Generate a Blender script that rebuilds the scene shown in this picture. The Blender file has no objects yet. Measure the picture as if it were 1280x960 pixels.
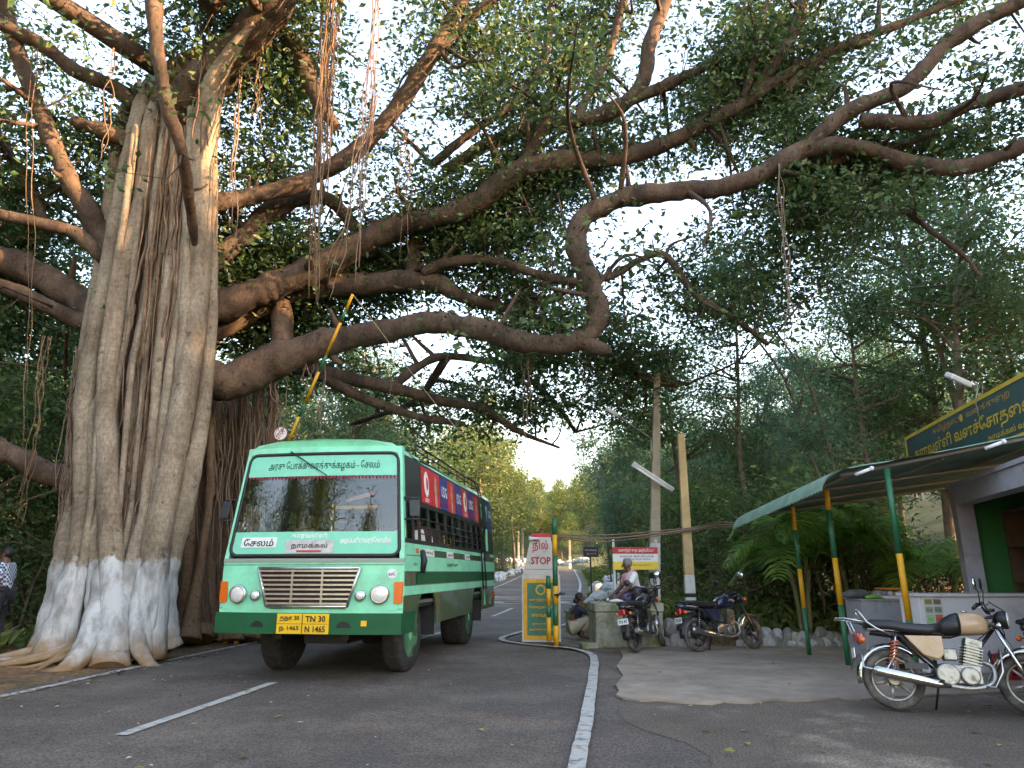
import bpy, bmesh, math, random
import numpy as np
from mathutils import Vector, Matrix, Quaternion, noise as mnoise
R = math.radians
sc = bpy.context.scene
col = sc.collection
# ------------------------------------------------------------------ camera, sky, sun, exposure
FPX = 889.0; HCAM = 1.35; PITCH = math.atan(235 / FPX)
cam = bpy.data.cameras.new('camera'); camo = bpy.data.objects.new('camera', cam); col.objects.link(camo)
cam.sensor_width = 36; cam.lens = 36 * FPX / 1280; cam.clip_end = 3000; cam.clip_start = .05
camo.location = (0, 0, HCAM); camo.rotation_euler = (R(90) + PITCH, 0, 0); sc.camera = camo
SUN_EL, SUN_AZ = 17.0, 108.0      # azimuth clockwise from +Y (away from the camera) towards +X
wd = bpy.data.worlds.new('World'); sc.world = wd; wd.use_nodes = True
nt = wd.node_tree; bg = nt.nodes['Background']; sky = nt.nodes.new('ShaderNodeTexSky')
sky.sky_type = 'NISHITA'; sky.sun_disc = False; sky.sun_elevation = R(SUN_EL); sky.sun_rotation = R(SUN_AZ)
sky.air_density = 1.3; sky.dust_density = .9; sky.ozone_density = 2.2; sky.altitude = 300
nt.links.new(sky.outputs[0], bg.inputs[0]); bg.inputs[1].default_value = .15
sl = bpy.data.lights.new('sun', 'SUN'); so = bpy.data.objects.new('sun', sl); col.objects.link(so)
sl.energy = 3.0; sl.angle = R(.5); sl.color = (1, .74, .46)
sd = Vector((math.sin(R(SUN_AZ)) * math.cos(R(SUN_EL)), math.cos(R(SUN_AZ)) * math.cos(R(SUN_EL)), math.sin(R(SUN_EL))))
so.rotation_euler = sd.to_track_quat('Z', 'Y').to_euler(); so.location = (0, 0, 60)
vs = sc.view_settings; vs.view_transform = 'Standard'; vs.look = 'None'; vs.gamma = 1; vs.exposure = 2.98; vs.use_curve_mapping = False
vs.use_white_balance = True; vs.white_balance_temperature = 8400; vs.white_balance_tint = 21
sc.cycles.use_denoising = True; sc.cycles.max_bounces = 7; sc.cycles.diffuse_bounces = 3; sc.cycles.glossy_bounces = 3
sc.cycles.transmission_bounces = 4; sc.cycles.transparent_max_bounces = 10; sc.cycles.caustics_reflective = False; sc.cycles.caustics_refractive = False
sc.cycles.use_adaptive_sampling = True; sc.cycles.adaptive_threshold = .02
# ------------------------------------------------------------------ helpers
random.seed(7); rng = np.random.default_rng(7)
CP, SP = math.cos(PITCH), math.sin(PITCH)
def ray(px, py):
    a = (px - 640) / FPX; b = (480 - py) / FPX
    return Vector((a, CP - b * SP, SP + b * CP))
def at(px, py, Y):
    r = ray(px, py); return Vector((0, 0, HCAM)) + r * (Y / r.y)
def gp(px, py, z=0.0):
    r = ray(px, py); s = (z - HCAM) / r.z; return Vector((r.x * s, r.y * s, z))
def s2l(c): return tuple(((v / 255) / 12.92 if v / 255 <= .04045 else ((v / 255 + .055) / 1.055) ** 2.4) for v in c)
MATS = {}
def mat(name, c, rough=.6, metal=0., var=0., scale=6., c2=None, bump=0., bscale=60., spec=.5, coat=0., dirt=None, dirts=2.5, dirtw=(.5, .7)):
    if name in MATS: return MATS[name]
    m = bpy.data.materials.new(name); m.use_nodes = True; t = m.node_tree; n = t.nodes; L = t.links; b = n['Principled BSDF']
    b.inputs['Roughness'].default_value = rough; b.inputs['Metallic'].default_value = metal
    b.inputs['Specular IOR Level'].default_value = spec; b.inputs['Coat Weight'].default_value = coat
    c = tuple(c[:3]) + (1,)
    tc = n.new('ShaderNodeTexCoord')
    out = None
    if var or c2:
        nz = n.new('ShaderNodeTexNoise'); nz.inputs['Scale'].default_value = scale; nz.inputs['Detail'].default_value = 6; nz.inputs['Roughness'].default_value = .65
        L.new(tc.outputs['Object'], nz.inputs['Vector'])
        rp = n.new('ShaderNodeValToRGB'); rp.color_ramp.elements[0].position = .36; rp.color_ramp.elements[1].position = .64
        lo = tuple(v * (1 - var) for v in c[:3]) + (1,)
        rp.color_ramp.elements[0].color = lo
        rp.color_ramp.elements[1].color = (tuple(c2[:3]) + (1,)) if c2 else (tuple(min(1, v * (1 + var)) for v in c[:3]) + (1,))
        if c2: rp.color_ramp.elements[0].color = c
        L.new(nz.outputs['Fac'], rp.inputs[0]); out = rp.outputs[0]
    if dirt:
        n2 = n.new('ShaderNodeTexNoise'); n2.inputs['Scale'].default_value = dirts; n2.inputs['Detail'].default_value = 8; n2.inputs['Roughness'].default_value = .7
        L.new(tc.outputs['Object'], n2.inputs['Vector'])
        r2 = n.new('ShaderNodeValToRGB'); r2.color_ramp.elements[0].position = dirtw[0]; r2.color_ramp.elements[1].position = dirtw[1]
        L.new(n2.outputs['Fac'], r2.inputs[0])
        mx = n.new('ShaderNodeMix'); mx.data_type = 'RGBA'; L.new(r2.outputs[0], mx.inputs[0])
        if out: L.new(out, mx.inputs[6])
        else: mx.inputs[6].default_value = c
        mx.inputs[7].default_value = tuple(dirt[:3]) + (1,); out = mx.outputs[2]
    if out: L.new(out, b.inputs['Base Color'])
    else: b.inputs['Base Color'].default_value = c
    if bump:
        n3 = n.new('ShaderNodeTexNoise'); n3.inputs['Scale'].default_value = bscale; n3.inputs['Detail'].default_value = 8
        L.new(tc.outputs['Object'], n3.inputs['Vector'])
        bp = n.new('ShaderNodeBump'); bp.inputs['Strength'].default_value = bump; bp.inputs['Distance'].default_value = .02
        L.new(n3.outputs['Fac'], bp.inputs['Height']); L.new(bp.outputs[0], b.inputs['Normal'])
    MATS[name] = m; return m
def leafmat(name, cols, trans=.35, rough=.5):
    m = bpy.data.materials.new(name); m.use_nodes = True; t = m.node_tree; n = t.nodes; L = t.links; b = n['Principled BSDF']
    g = n.new('ShaderNodeNewGeometry'); rp = n.new('ShaderNodeValToRGB'); els = rp.color_ramp.elements
    for i, (p, c) in enumerate(cols):
        e = els[i] if i < 2 else els.new(p)
        e.position = p; e.color = tuple(c) + (1,)
    L.new(g.outputs['Random Per Island'], rp.inputs[0]); L.new(rp.outputs[0], b.inputs['Base Color'])
    b.inputs['Roughness'].default_value = rough; b.inputs['Specular IOR Level'].default_value = .35
    tr = n.new('ShaderNodeBsdfTranslucent'); mx = n.new('ShaderNodeMixShader'); mx.inputs[0].default_value = trans
    hs = n.new('ShaderNodeHueSaturation'); hs.inputs['Value'].default_value = 1.5; L.new(rp.outputs[0], hs.inputs['Color']); L.new(hs.outputs[0], tr.inputs[0])
    L.new(b.outputs[0], mx.inputs[1]); L.new(tr.outputs[0], mx.inputs[2]); L.new(mx.outputs[0], n['Material Output'].inputs[0])
    return m
def tag(o, label=None, cat=None, group=None, kind=None):
    if label: o['label'] = label
    if cat: o['category'] = cat
    if group: o['group'] = group
    if kind: o['kind'] = kind
    return o
def empty(name, loc=(0, 0, 0), rz=0., label=None, cat=None, group=None):
    o = bpy.data.objects.new(name, None); col.objects.link(o); o.location = loc; o.rotation_euler = (0, 0, rz); o.empty_display_size = .1
    return tag(o, label, cat, group)
def link(name, me, m=None, parent=None, loc=None):
    o = bpy.data.objects.new(name, me); col.objects.link(o)
    if m is not None:
        for q in (m if isinstance(m, (list, tuple)) else [m]): me.materials.append(q)
    if parent: o.parent = parent
    if loc is not None: o.location = loc
    return o
def copy_tree(o, parent=None):
    c = o.copy(); col.objects.link(c); c.parent = parent
    for ch in o.children: copy_tree(ch, c)
    return c
class MB:
    def __init__(s): s.v = []; s.f = []; s.mi = []; s.sm = []
    def add(s, vs, fs, mi=0, smooth=False):
        b = len(s.v); s.v += [tuple(v) for v in vs]
        for f in fs: s.f.append(tuple(b + i for i in f)); s.mi.append(mi); s.sm.append(smooth)
        return s
    def box(s, x0, x1, y0, y1, z0, z1, mi=0, M=None, nx=1, ny=1):
        if nx > 1 or ny > 1:
            for i in range(nx):
                for j in range(ny):
                    s.box(x0 + (x1 - x0) * i / nx, x0 + (x1 - x0) * (i + 1) / nx, y0 + (y1 - y0) * j / ny, y0 + (y1 - y0) * (j + 1) / ny, z0, z1, mi, M)
            return s
        v = [Vector(p) for p in ((x0, y0, z0), (x1, y0, z0), (x1, y1, z0), (x0, y1, z0), (x0, y0, z1), (x1, y0, z1), (x1, y1, z1), (x0, y1, z1))]
        if M is not None: v = [M @ p for p in v]
        return s.add(v, [(0, 3, 2, 1), (4, 5, 6, 7), (0, 1, 5, 4), (1, 2, 6, 5), (2, 3, 7, 6), (3, 0, 4, 7)], mi)
    def tube(s, pts, rad, seg=8, mi=0, cap=True, closed=False, flat=1.0):
        pts = [Vector(p) for p in pts]; n = len(pts)
        if not hasattr(rad, '__len__'): rad = [rad] * n
        vs = []; u = None
        for i in range(n):
            if closed: t = (pts[(i + 1) % n] - pts[i - 1])
            else: t = pts[min(i + 1, n - 1)] - pts[max(i - 1, 0)]
            t = t.normalized() if t.length > 1e-9 else Vector((0, 0, 1))
            if u is None: u = t.orthogonal().normalized()
            else:
                u = u - t * u.dot(t); u = u.normalized() if u.length > 1e-6 else t.orthogonal().normalized()
            w = t.cross(u)
            for k in range(seg):
                a = 2 * math.pi * k / seg
                vs.append(pts[i] + (u * math.cos(a) + w * math.sin(a) * flat) * rad[i])
        fs = []
        for i in range(n if closed else n - 1):
            j = (i + 1) % n
            for k in range(seg):
                l = (k + 1) % seg
                fs.append((i * seg + k, i * seg + l, j * seg + l, j * seg + k))
        s.add(vs, fs, mi, True)
        if cap and not closed:
            b = len(s.v) - len(vs)
            s.f.append(tuple(b + k for k in range(seg))[::-1]); s.mi.append(mi); s.sm.append(False)
            s.f.append(tuple(b + (n - 1) * seg + k for k in range(seg))); s.mi.append(mi); s.sm.append(False)
        return s
    def bar(s, a, b, r, seg=8, mi=0, r2=None): return s.tube([a, b], [r, r if r2 is None else r2], seg, mi)
    def lathe(s, prof, c=(0, 0, 0), axis='z', seg=16, mi=0, smooth=True):
        c = Vector(c); vs = []; n = len(prof)
        for (r, h) in prof:
            for k in range(seg):
                a = 2 * math.pi * k / seg; x, y = r * math.cos(a), r * math.sin(a)
                vs.append(c + Vector({'z': (x, y, h), 'x': (h, x, y), 'y': (y, h, x)}[axis]))
        fs = [(i * seg + k, i * seg + (k + 1) % seg, (i + 1) * seg + (k + 1) % seg, (i + 1) * seg + k) for i in range(n - 1) for k in range(seg)]
        s.add(vs, fs, mi, smooth)
        b = len(s.v) - len(vs)
        for i, rv in ((0, True), (n - 1, False)):
            if prof[i][0] > 1e-4:
                f = tuple(b + i * seg + k for k in range(seg)); s.f.append(f[::-1] if rv else f); s.mi.append(mi); s.sm.append(False)
        return s
    def sph(s, c, r, seg=12, rings=8, mi=0, sc3=(1, 1, 1), M=None):
        c = Vector(c); vs = []
        for i in range(rings + 1):
            t = math.pi * i / rings
            for k in range(seg):
                a = 2 * math.pi * k / seg
                p = Vector((r * sc3[0] * math.sin(t) * math.cos(a), r * sc3[1] * math.sin(t) * math.sin(a), r * sc3[2] * math.cos(t)))
                vs.append(c + (M @ p if M else p))
        return s.add(vs, [(i * seg + k, (i + 1) * seg + k, (i + 1) * seg + (k + 1) % seg, i * seg + (k + 1) % seg) for i in range(rings) for k in range(seg)], mi, True)
    def prism(s, poly, o, u, w, d, mi=0):
        # polygon in plane (u,w) from origin o, extruded by vector d
        o, u, w, d = Vector(o), Vector(u), Vector(w), Vector(d); n = len(poly)
        a = [o + u * p[0] + w * p[1] for p in poly]; b = [p + d for p in a]
        return s.add(a + b, [tuple(range(n))[::-1], tuple(range(n, 2 * n))] + [(i, (i + 1) % n, n + (i + 1) % n, n + i) for i in range(n)], mi)
    def quad(s, a, b, c, d, mi=0): return s.add([a, b, c, d], [(0, 1, 2, 3)], mi)
    def mesh(s, name, warp=None, fix=True):
        me = bpy.data.meshes.new(name); vs = s.v if warp is None else [warp(v) for v in s.v]
        me.from_pydata(vs, [], s.f); me.polygons.foreach_set('material_index', s.mi); me.polygons.foreach_set('use_smooth', s.sm)
        if fix:
            bm = bmesh.new(); bm.from_mesh(me); bmesh.ops.recalc_face_normals(bm, faces=bm.faces); bm.to_mesh(me); bm.free()
        me.update(); return me
    def build(s, name, m, parent=None, warp=None, loc=None, bevel=0., fix=True):
        o = link(name, s.mesh(name, warp, fix), m, parent, loc)
        if bevel:
            b = o.modifiers.new('bevel', 'BEVEL'); b.width = bevel; b.segments = 2; b.limit_method = 'ANGLE'
        return o
def cr(pts, n=6):
    # Catmull-Rom through rows of floats
    P = np.array(pts, float); P = np.vstack([2 * P[0] - P[1], P, 2 * P[-1] - P[-2]]); out = []
    for i in range(1, len(P) - 2):
        for t in np.linspace(0, 1, n, endpoint=False):
            out.append(.5 * ((2 * P[i]) + (-P[i - 1] + P[i + 1]) * t + (2 * P[i - 1] - 5 * P[i] + 4 * P[i + 1] - P[i + 2]) * t * t + (-P[i - 1] + 3 * P[i] - 3 * P[i + 1] + P[i + 2]) * t ** 3))
    out.append(P[-2]); return np.array(out)
def npmesh(name, V, Q):
    me = bpy.data.meshes.new(name); V = np.asarray(V, np.float32); Q = np.asarray(Q, np.int32); k = Q.shape[1]
    me.vertices.add(len(V)); me.vertices.foreach_set('co', V.ravel()); me.loops.add(Q.size); me.loops.foreach_set('vertex_index', Q.ravel())
    me.polygons.add(len(Q)); me.polygons.foreach_set('loop_start', np.arange(0, Q.size, k, dtype=np.int32)); me.polygons.foreach_set('loop_total', np.full(len(Q), k, np.int32))
    me.update(calc_edges=True); return me
def leaves(name, P, size, aspect=.45, droop=.3, flat=.6, r=None, fold=.12, out=None):
    # one folded leaf (two triangles) at each point of P
    r = r or rng; n = len(P); d = r.normal(size=(n, 3)); d[:, 2] = d[:, 2] * flat - droop
    if out is not None: d += out
    d /= np.linalg.norm(d, axis=1)[:, None]
    u = r.normal(size=(n, 3)); u[:, 2] += .9
    w = np.cross(d, u); w /= np.linalg.norm(w, axis=1)[:, None] + 1e-9; u = np.cross(w, d)
    s = size * (.5 + 1.0 * r.random(n) ** 1.5); s = s[:, None]
    base = P; tip = P + d * s; mid = P + d * s * .48; h = w * s * aspect * .5; lift = u * s * fold
    V = np.stack([base, mid + h + lift, tip, mid - h + lift], 1).reshape(-1, 3)
    i = np.arange(n)[:, None] * 4; T = np.concatenate([i + np.array([0, 1, 2]), i + np.array([0, 2, 3])], 0)
    return npmesh(name, V, T)
def text_mesh(body, size, bold=0.):
    c = bpy.data.curves.new('lettering', 'FONT'); c.body = body; c.size = size; c.align_x = 'CENTER'; c.align_y = 'CENTER'; c.resolution_u = 2; c.offset = bold * size
    o = bpy.data.objects.new('lettering', c); col.objects.link(o)
    dg = bpy.context.evaluated_depsgraph_get(); me = bpy.data.meshes.new_from_object(o.evaluated_get(dg)); bpy.data.objects.remove(o); bpy.data.curves.remove(c); me.name = 'lettering'
    return me
def text(body, h, w, M, m, parent=None, name='lettering', bold=0., warp=None):
    # flat lettering fitted to a box of height h and width w, placed by matrix M (x right, y up, z towards the reader)
    me = text_mesh(body, 1., bold); n = len(me.vertices); a = np.empty(n * 3, np.float32); me.vertices.foreach_get('co', a); a = a.reshape(-1, 3)
    lo, hi = a.min(0), a.max(0); sz = hi - lo; s = h / max(sz[1], 1e-6); sx = s if w is None else w / max(sz[0], 1e-6)
    a = (a - (lo + hi) / 2) * np.array([sx, s, 1]); A = np.array(M)
    b = a @ A[:3, :3].T + A[:3, 3]
    if warp is not None: b = np.array([tuple(warp(tuple(q))) for q in b])
    me.vertices.foreach_set('co', b.astype(np.float32).ravel()); me.update(); me.materials.clear()
    return link(name, me, m, parent)
def frame(o, x, y):
    # matrix with origin o, x and y axes
    x = Vector(x).normalized(); z = x.cross(Vector(y)).normalized(); y = z.cross(x)
    return Matrix(((x.x, y.x, z.x, o[0]), (x.y, y.y, z.y, o[1]), (x.z, y.z, z.z, o[2]), (0, 0, 0, 1)))
# ------------------------------------------------------------------ ground, road, markings
def ss(a, b, x):
    t = np.clip((np.asarray(x, float) - a) / (b - a), 0, 1); return t * t * (3 - 2 * t)
_LY = [-60, 5, 8.5, 14.2, 20, 32, 50, 84, 110, 300]; _LX = [-10.5, -5.95, -5.66, -5.11, -4.4, -2.5, -.6, 2.0, 3, 3]
_RY = [-60, 15, 16, 20, 32, 50, 84, 110, 300]; _RX = [.3, .4, .55, 1.15, 2.95, 4.8, 7.3, 8, 8]
def xl(Y): return np.interp(Y, _LY, _LX)
def xr(Y): return np.interp(Y, _RY, _RX)
def zr(Y):
    Y = np.asarray(Y, float); return np.where(Y < 20, 0, np.where(Y < 30, .0013 * (Y - 20) ** 2, .13 + .026 * (Y - 30)))
def zf(x, Y):
    x = np.asarray(x, float); Y = np.asarray(Y, float); dl = xl(Y) - x; dr = np.minimum(x - xr(Y), Y - 14.0 - np.clip(3.2 - x, 0, 3) * 1.2)
    far = x - 15
    z = zr(Y) + .05 * ss(.1, 1.2, dl) + .09 * np.maximum(0, dl - 3) + .2 * np.maximum(0, dl - 14)
    z = z + .45 * ss(.15, 1.8, dr) + .1 * np.maximum(0, dr - 2) + .2 * np.maximum(0, dr - 14)
    z = z + np.where(dr < 0, .25 * np.maximum(0, far), 0)
    z = z + .11 * np.maximum(0, Y - 104) * ss(100, 118, Y)
    inside = (dl < 0) & (dr < 0)
    bump = .06 * np.sin(x * 1.7 + 1.3 * np.sin(Y * .9)) * np.sin(Y * 1.3 + x * .4)
    z = z + np.where(inside, 0, bump * np.minimum(1, np.maximum(dl, dr) * .6))
    return z - .05 * (1 - ss(-.25, .25, np.maximum(dl, dr)))
def zg(x, y): return float(zf(x, y))
def graded(a, b, c, d, st, big):
    s = list(np.arange(b, c, st)); k = st; p = b; lo = []
    while p > a: k = min(k * 1.22, big); p -= k; lo.append(p)
    k = st; p = s[-1]; hi = []
    while p < d: k = min(k * 1.22, big); p += k; hi.append(p)
    return np.array(lo[::-1] + s + hi)
gx = graded(-160, -14, 14, 160, .3, 6); gy = graded(-70, 3, 30, 260, .3, 5)
GX, GY = np.meshgrid(gx, gy); V = np.stack([GX.ravel(), GY.ravel(), zf(GX.ravel(), GY.ravel())], 1)
nxg = len(gx); I = (np.arange(len(gy) - 1)[:, None] * nxg + np.arange(nxg - 1)[None]).ravel(); Q = np.stack([I, I + 1, I + nxg + 1, I + nxg], 1)
def ground_mat():
    m = mat('dirt_and_leaf_litter', (.22, .115, .06), .95, var=.35, scale=1.3, bump=.5, bscale=14, dirt=(.075, .075, .03), dirts=.35, dirtw=(.42, .62))
    t = m.node_tree; n = t.nodes; L = t.links; b = n['Principled BSDF']; src = b.inputs['Base Color'].links[0].from_socket
    tc = n.new('ShaderNodeTexCoord'); vo = n.new('ShaderNodeTexVoronoi'); vo.inputs['Scale'].default_value = 14; L.new(tc.outputs['Object'], vo.inputs['Vector'])
    rp = n.new('ShaderNodeValToRGB'); e = rp.color_ramp.elements; e[0].position = .1; e[0].color = (.35, .3, .26, 1); e[1].position = .9; e[1].color = (1.5, 1.35, 1.2, 1)
    L.new(vo.outputs['Color'], rp.inputs[0]); mx = n.new('ShaderNodeMix'); mx.data_type = 'RGBA'; mx.blend_type = 'MULTIPLY'; mx.inputs[0].default_value = .8
    L.new(src, mx.inputs[6]); L.new(rp.outputs[0], mx.inputs[7])
    # grass takes over from bare earth beyond the crossing
    sp = n.new('ShaderNodeSeparateXYZ'); L.new(tc.outputs['Object'], sp.inputs[0]); mr = n.new('ShaderNodeMapRange'); mr.inputs[1].default_value = 18; mr.inputs[2].default_value = 45; mr.inputs[4].default_value = .85; L.new(sp.outputs['Y'], mr.inputs[0])
    nz = n.new('ShaderNodeTexNoise'); nz.inputs['Scale'].default_value = 1.1; nz.inputs['Detail'].default_value = 8; L.new(tc.outputs['Object'], nz.inputs['Vector'])
    r3 = n.new('ShaderNodeValToRGB'); e = r3.color_ramp.elements; e[0].position = .35; e[0].color = (.05, .075, .02, 1); e[1].position = .65; e[1].color = (.13, .14, .045, 1); L.new(nz.outputs['Fac'], r3.inputs[0])
    m3 = n.new('ShaderNodeMix'); m3.data_type = 'RGBA'; L.new(mr.outputs[0], m3.inputs[0]); L.new(mx.outputs[2], m3.inputs[6]); L.new(r3.outputs[0], m3.inputs[7]); L.new(m3.outputs[2], b.inputs['Base Color']); return m
g = link('ground', npmesh('ground', V, Q), ground_mat()); tag(g, kind='structure', label='brown earth and leaf litter under the trees')
for p_ in g.data.polygons: p_.use_smooth = True
def asphalt(name, c, worn, w=(.56, .72)):
    m = mat(name, c, .86, var=.16, scale=.9, dirt=worn, dirts=.55, dirtw=w, bump=.35, bscale=220)
    t = m.node_tree; n = t.nodes; L = t.links; b = n['Principled BSDF']; src = b.inputs['Base Color'].links[0].from_socket
    tc = n.new('ShaderNodeTexCoord'); nz = n.new('ShaderNodeTexNoise'); nz.inputs['Scale'].default_value = 55; nz.inputs['Detail'].default_value = 3
    L.new(tc.outputs['Object'], nz.inputs['Vector']); rp = n.new('ShaderNodeValToRGB'); e = rp.color_ramp.elements
    e[0].position = .36; e[0].color = (.45, .45, .45, 1); e[1].position = .68; e[1].color = (1.6, 1.56, 1.5, 1); L.new(nz.outputs['Fac'], rp.inputs[0])
    mx = n.new('ShaderNodeMix'); mx.data_type = 'RGBA'; mx.blend_type = 'MULTIPLY'; mx.inputs[0].default_value = 1
    L.new(src, mx.inputs[6]); L.new(rp.outputs[0], mx.inputs[7])
    # long tyre-dark streaks and oil spots
    v = n.new('ShaderNodeTexVoronoi'); v.inputs['Scale'].default_value = 1.7; v.feature = 'F1'; L.new(tc.outputs['Object'], v.inputs['Vector'])
    r2 = n.new('ShaderNodeValToRGB'); e = r2.color_ramp.elements; e[0].position = .02; e[0].color = (.5, .5, .5, 1); e[1].position = .075; e[1].color = (1, 1, 1, 1); L.new(v.outputs['Distance'], r2.inputs[0])
    m2 = n.new('ShaderNodeMix'); m2.data_type = 'RGBA'; m2.blend_type = 'MULTIPLY'; m2.inputs[0].default_value = 1; L.new(mx.outputs[2], m2.inputs[6]); L.new(r2.outputs[0], m2.inputs[7])
    # cracks
    wv = n.new('ShaderNodeTexVoronoi'); wv.feature = 'DISTANCE_TO_EDGE'; wv.inputs['Scale'].default_value = .55; nd = n.new('ShaderNodeTexNoise'); nd.inputs['Scale'].default_value = 2.5; nd.inputs['Detail'].default_value = 6
    L.new(tc.outputs['Object'], nd.inputs['Vector']); ad = n.new('ShaderNodeMix'); ad.data_type = 'RGBA'; ad.inputs[0].default_value = .3; L.new(tc.outputs['Object'], ad.inputs[6]); L.new(nd.outputs['Color'], ad.inputs[7]); L.new(ad.outputs[2], wv.inputs['Vector'])
    r4 = n.new('ShaderNodeValToRGB'); e = r4.color_ramp.elements; e[0].position = .002; e[0].color = (.45, .45, .45, 1); e[1].position = .008; e[1].color = (1, 1, 1, 1); L.new(wv.outputs['Distance'], r4.inputs[0])
    m4 = n.new('ShaderNodeMix'); m4.data_type = 'RGBA'; m4.blend_type = 'MULTIPLY'; m4.inputs[0].default_value = .4; L.new(m2.outputs[2], m4.inputs[6]); L.new(r4.outputs[0], m4.inputs[7])
    L.new(m4.outputs[2], b.inputs['Base Color']); return m
road_m = asphalt('asphalt', (.09, .07, .059), (.19, .148, .12), (.44, .74)); yard_m = asphalt('worn_asphalt', (.12, .09, .07), (.27, .215, .165), (.55, .66))
def strip(name, L_, R_, m, dz, nx=10, kind='structure'):
    V = []; n = len(L_)
    for a, b in zip(L_, R_):
        for k in range(nx + 1):
            x = a[0] + (b[0] - a[0]) * k / nx; y = a[1] + (b[1] - a[1]) * k / nx; V.append((x, y, float(zr(y)) + dz))
    Q = [(i * (nx + 1) + k, i * (nx + 1) + k + 1, (i + 1) * (nx + 1) + k + 1, (i + 1) * (nx + 1) + k) for i in range(n - 1) for k in range(nx)]
    o = link(name, npmesh(name, V, Q), m); tag(o, kind=kind); return o
ys = np.concatenate([np.arange(-45, 30, .45), np.arange(30, 90, 2.)])
j = lambda: random.uniform(-.07, .07)
Lp = [(float(xl(y)) - .28 + j(), y) for y in ys]
Rp = [((1.45 if y < 13.4 else float(xr(y)) + .2) + j(), y) for y in ys]
for (cx_, cy_, a_) in ((4.6, 92, 12), (3.6, 98, 28), (1, 103, 50), (-4, 106, 75), (-14, 108, 85), (-40, 108, 90)):
    nx_, ny_ = math.cos(R(a_)), math.sin(R(a_)); Lp.append((cx_ - nx_ * 2.8, cy_ - ny_ * 2.8)); Rp.append((cx_ + nx_ * 2.8, cy_ + ny_ * 2.8))
tag(strip('road', Lp, Rp, road_m, .012, 8), label='grey asphalt road curving away under the trees')
ys2 = np.arange(-45, 13.9, .45)
tag(strip('yard', [(1.25 + .25 * math.sin(y * 1.9) * math.sin(y * .7) + j(), y) for y in ys2], [(16, y) for y in ys2], yard_m, .016, 10), label='worn asphalt yard in front of the shop')
# concrete apron with a broken edge, a slab a few cm thick
ap = [(775, 815), (779, 824), (771, 836), (779, 848), (770, 860), (774, 868), (770, 873), (779, 877), (800, 880), (822, 879), (850, 882), (890, 884), (905, 881), (940, 883), (965, 878), (985, 880), (1015, 879), (1050, 876), (1075, 879), (1110, 876), (1180, 872), (1280, 868)]
poly = [gp(*p) for p in ap]; poly = [(p.x, p.y) for p in poly] + [(13, 8.6), (13, 13.75), (2.1, 13.75)]
mb = MB(); mb.prism(poly, (0, 0, .018), (1, 0, 0), (0, 1, 0), (0, 0, .022))
tag(mb.build('apron', mat('old_concrete', (.31, .235, .178), .9, var=.2, scale=2.3, dirt=(.19, .15, .12), dirts=.9, dirtw=(.42, .66), bump=.3, bscale=60)), kind='structure', label='cracked concrete apron before the awning')
# patch of dirt on the traffic island
isl = [gp(*p) for p in ((648, 803), (690, 806), (735, 813), (790, 818), (840, 815), (835, 800), (790, 790), (735, 786), (700, 788), (660, 793))]
mb = MB(); mb.prism([(p.x, p.y) for p in isl], (0, 0, .0), (1, 0, 0), (0, 1, 0), (0, 0, .035))
tag(mb.build('traffic_island', mat('island_dirt', (.15, .115, .085), .95, var=.3, scale=3, bump=.5, bscale=40)), kind='structure', label='trampled earth island round the stop board')
paint = mat('road_paint', (.42, .4, .36), .75, dirt=(.13, .125, .12), dirts=9, dirtw=(.5, .64))
def line(name, pts, w, label, dz=.021, n=8):
    P = cr([(p[0], p[1]) for p in pts], n) if len(pts) > 2 else np.array([np.array(pts[0][:2]) * (1 - t) + np.array(pts[1][:2]) * t for t in np.linspace(0, 1, 12)])
    T = np.gradient(P, axis=0); T /= np.linalg.norm(T, axis=1)[:, None]; N = np.stack([T[:, 1], -T[:, 0]], 1)
    V = []
    for p, q in zip(P, N):
        for s in (-.5, .5): x = p + q * w * s + rng.normal(size=2) * .004; V.append((x[0], x[1], float(zr(x[1])) + dz))
    o = link(name, npmesh(name, V, [(2 * i, 2 * i + 1, 2 * i + 3, 2 * i + 2) for i in range(len(P) - 1)]), paint); tag(o, label, kind='structure'); return o
G2 = lambda L_: [gp(*p)[:2] for p in L_]
line('road_edge_line', [(-8.5, -20)] + [(-6.35, 2)] + G2([(0, 873), (100, 851), (200, 829), (300, 808)]) + [(-4.3, 20), (-2.3, 32), (-.3, 50), (2.3, 84)], .12, 'white edge line along the banyan verge')
line('road_edge_line', [(-.1, 1), (.25, 4)] + G2([(723, 955), (734, 900), (741, 850), (743, 830), (738, 820), (715, 813), (690, 810.5), (650, 806.5), (630, 803), (628, 799), (640, 795), (660, 790), (700, 784), (716, 777)]) + [(2.0, 25), (2.8, 32), (4.6, 50), (7.1, 84)], .125, 'white edge line bending round the stop board island', dz=.04)
line('centre_line', G2([(150, 922), (342, 855)]), .12, 'white centre dash in front of the bus')
line('centre_line', [(-3.75, -1.5), (-3.5, 1.8)], .12, 'white centre dash nearest the bottom edge')
for i, (a, b) in enumerate((((-2.0, 15), (-1.4, 18.4)), ((-.6, 23), (.0, 27)), ((.5, 33), (1.0, 37)), ((1.6, 44), (2.1, 49)), ((2.8, 58), (3.2, 64)))):
    line('centre_line', [a, b], .12, 'white centre dash far behind the bus')
for k in range(5):
    y = 29.5 + k * 1.15; line('rumble_strip', [(float(xl(y)) + .3, y), (float(xr(y)) - .1, y)], .13 if k % 2 else .22, 'white rumble bar across the far road', dz=.024)
for k in range(2):
    y = 40 + k * 6; line('rumble_strip', [(float(xl(y)) + .3, y), (float(xr(y)) - .1, y)], .2, 'white rumble bar across the far road', dz=.024)
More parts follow.
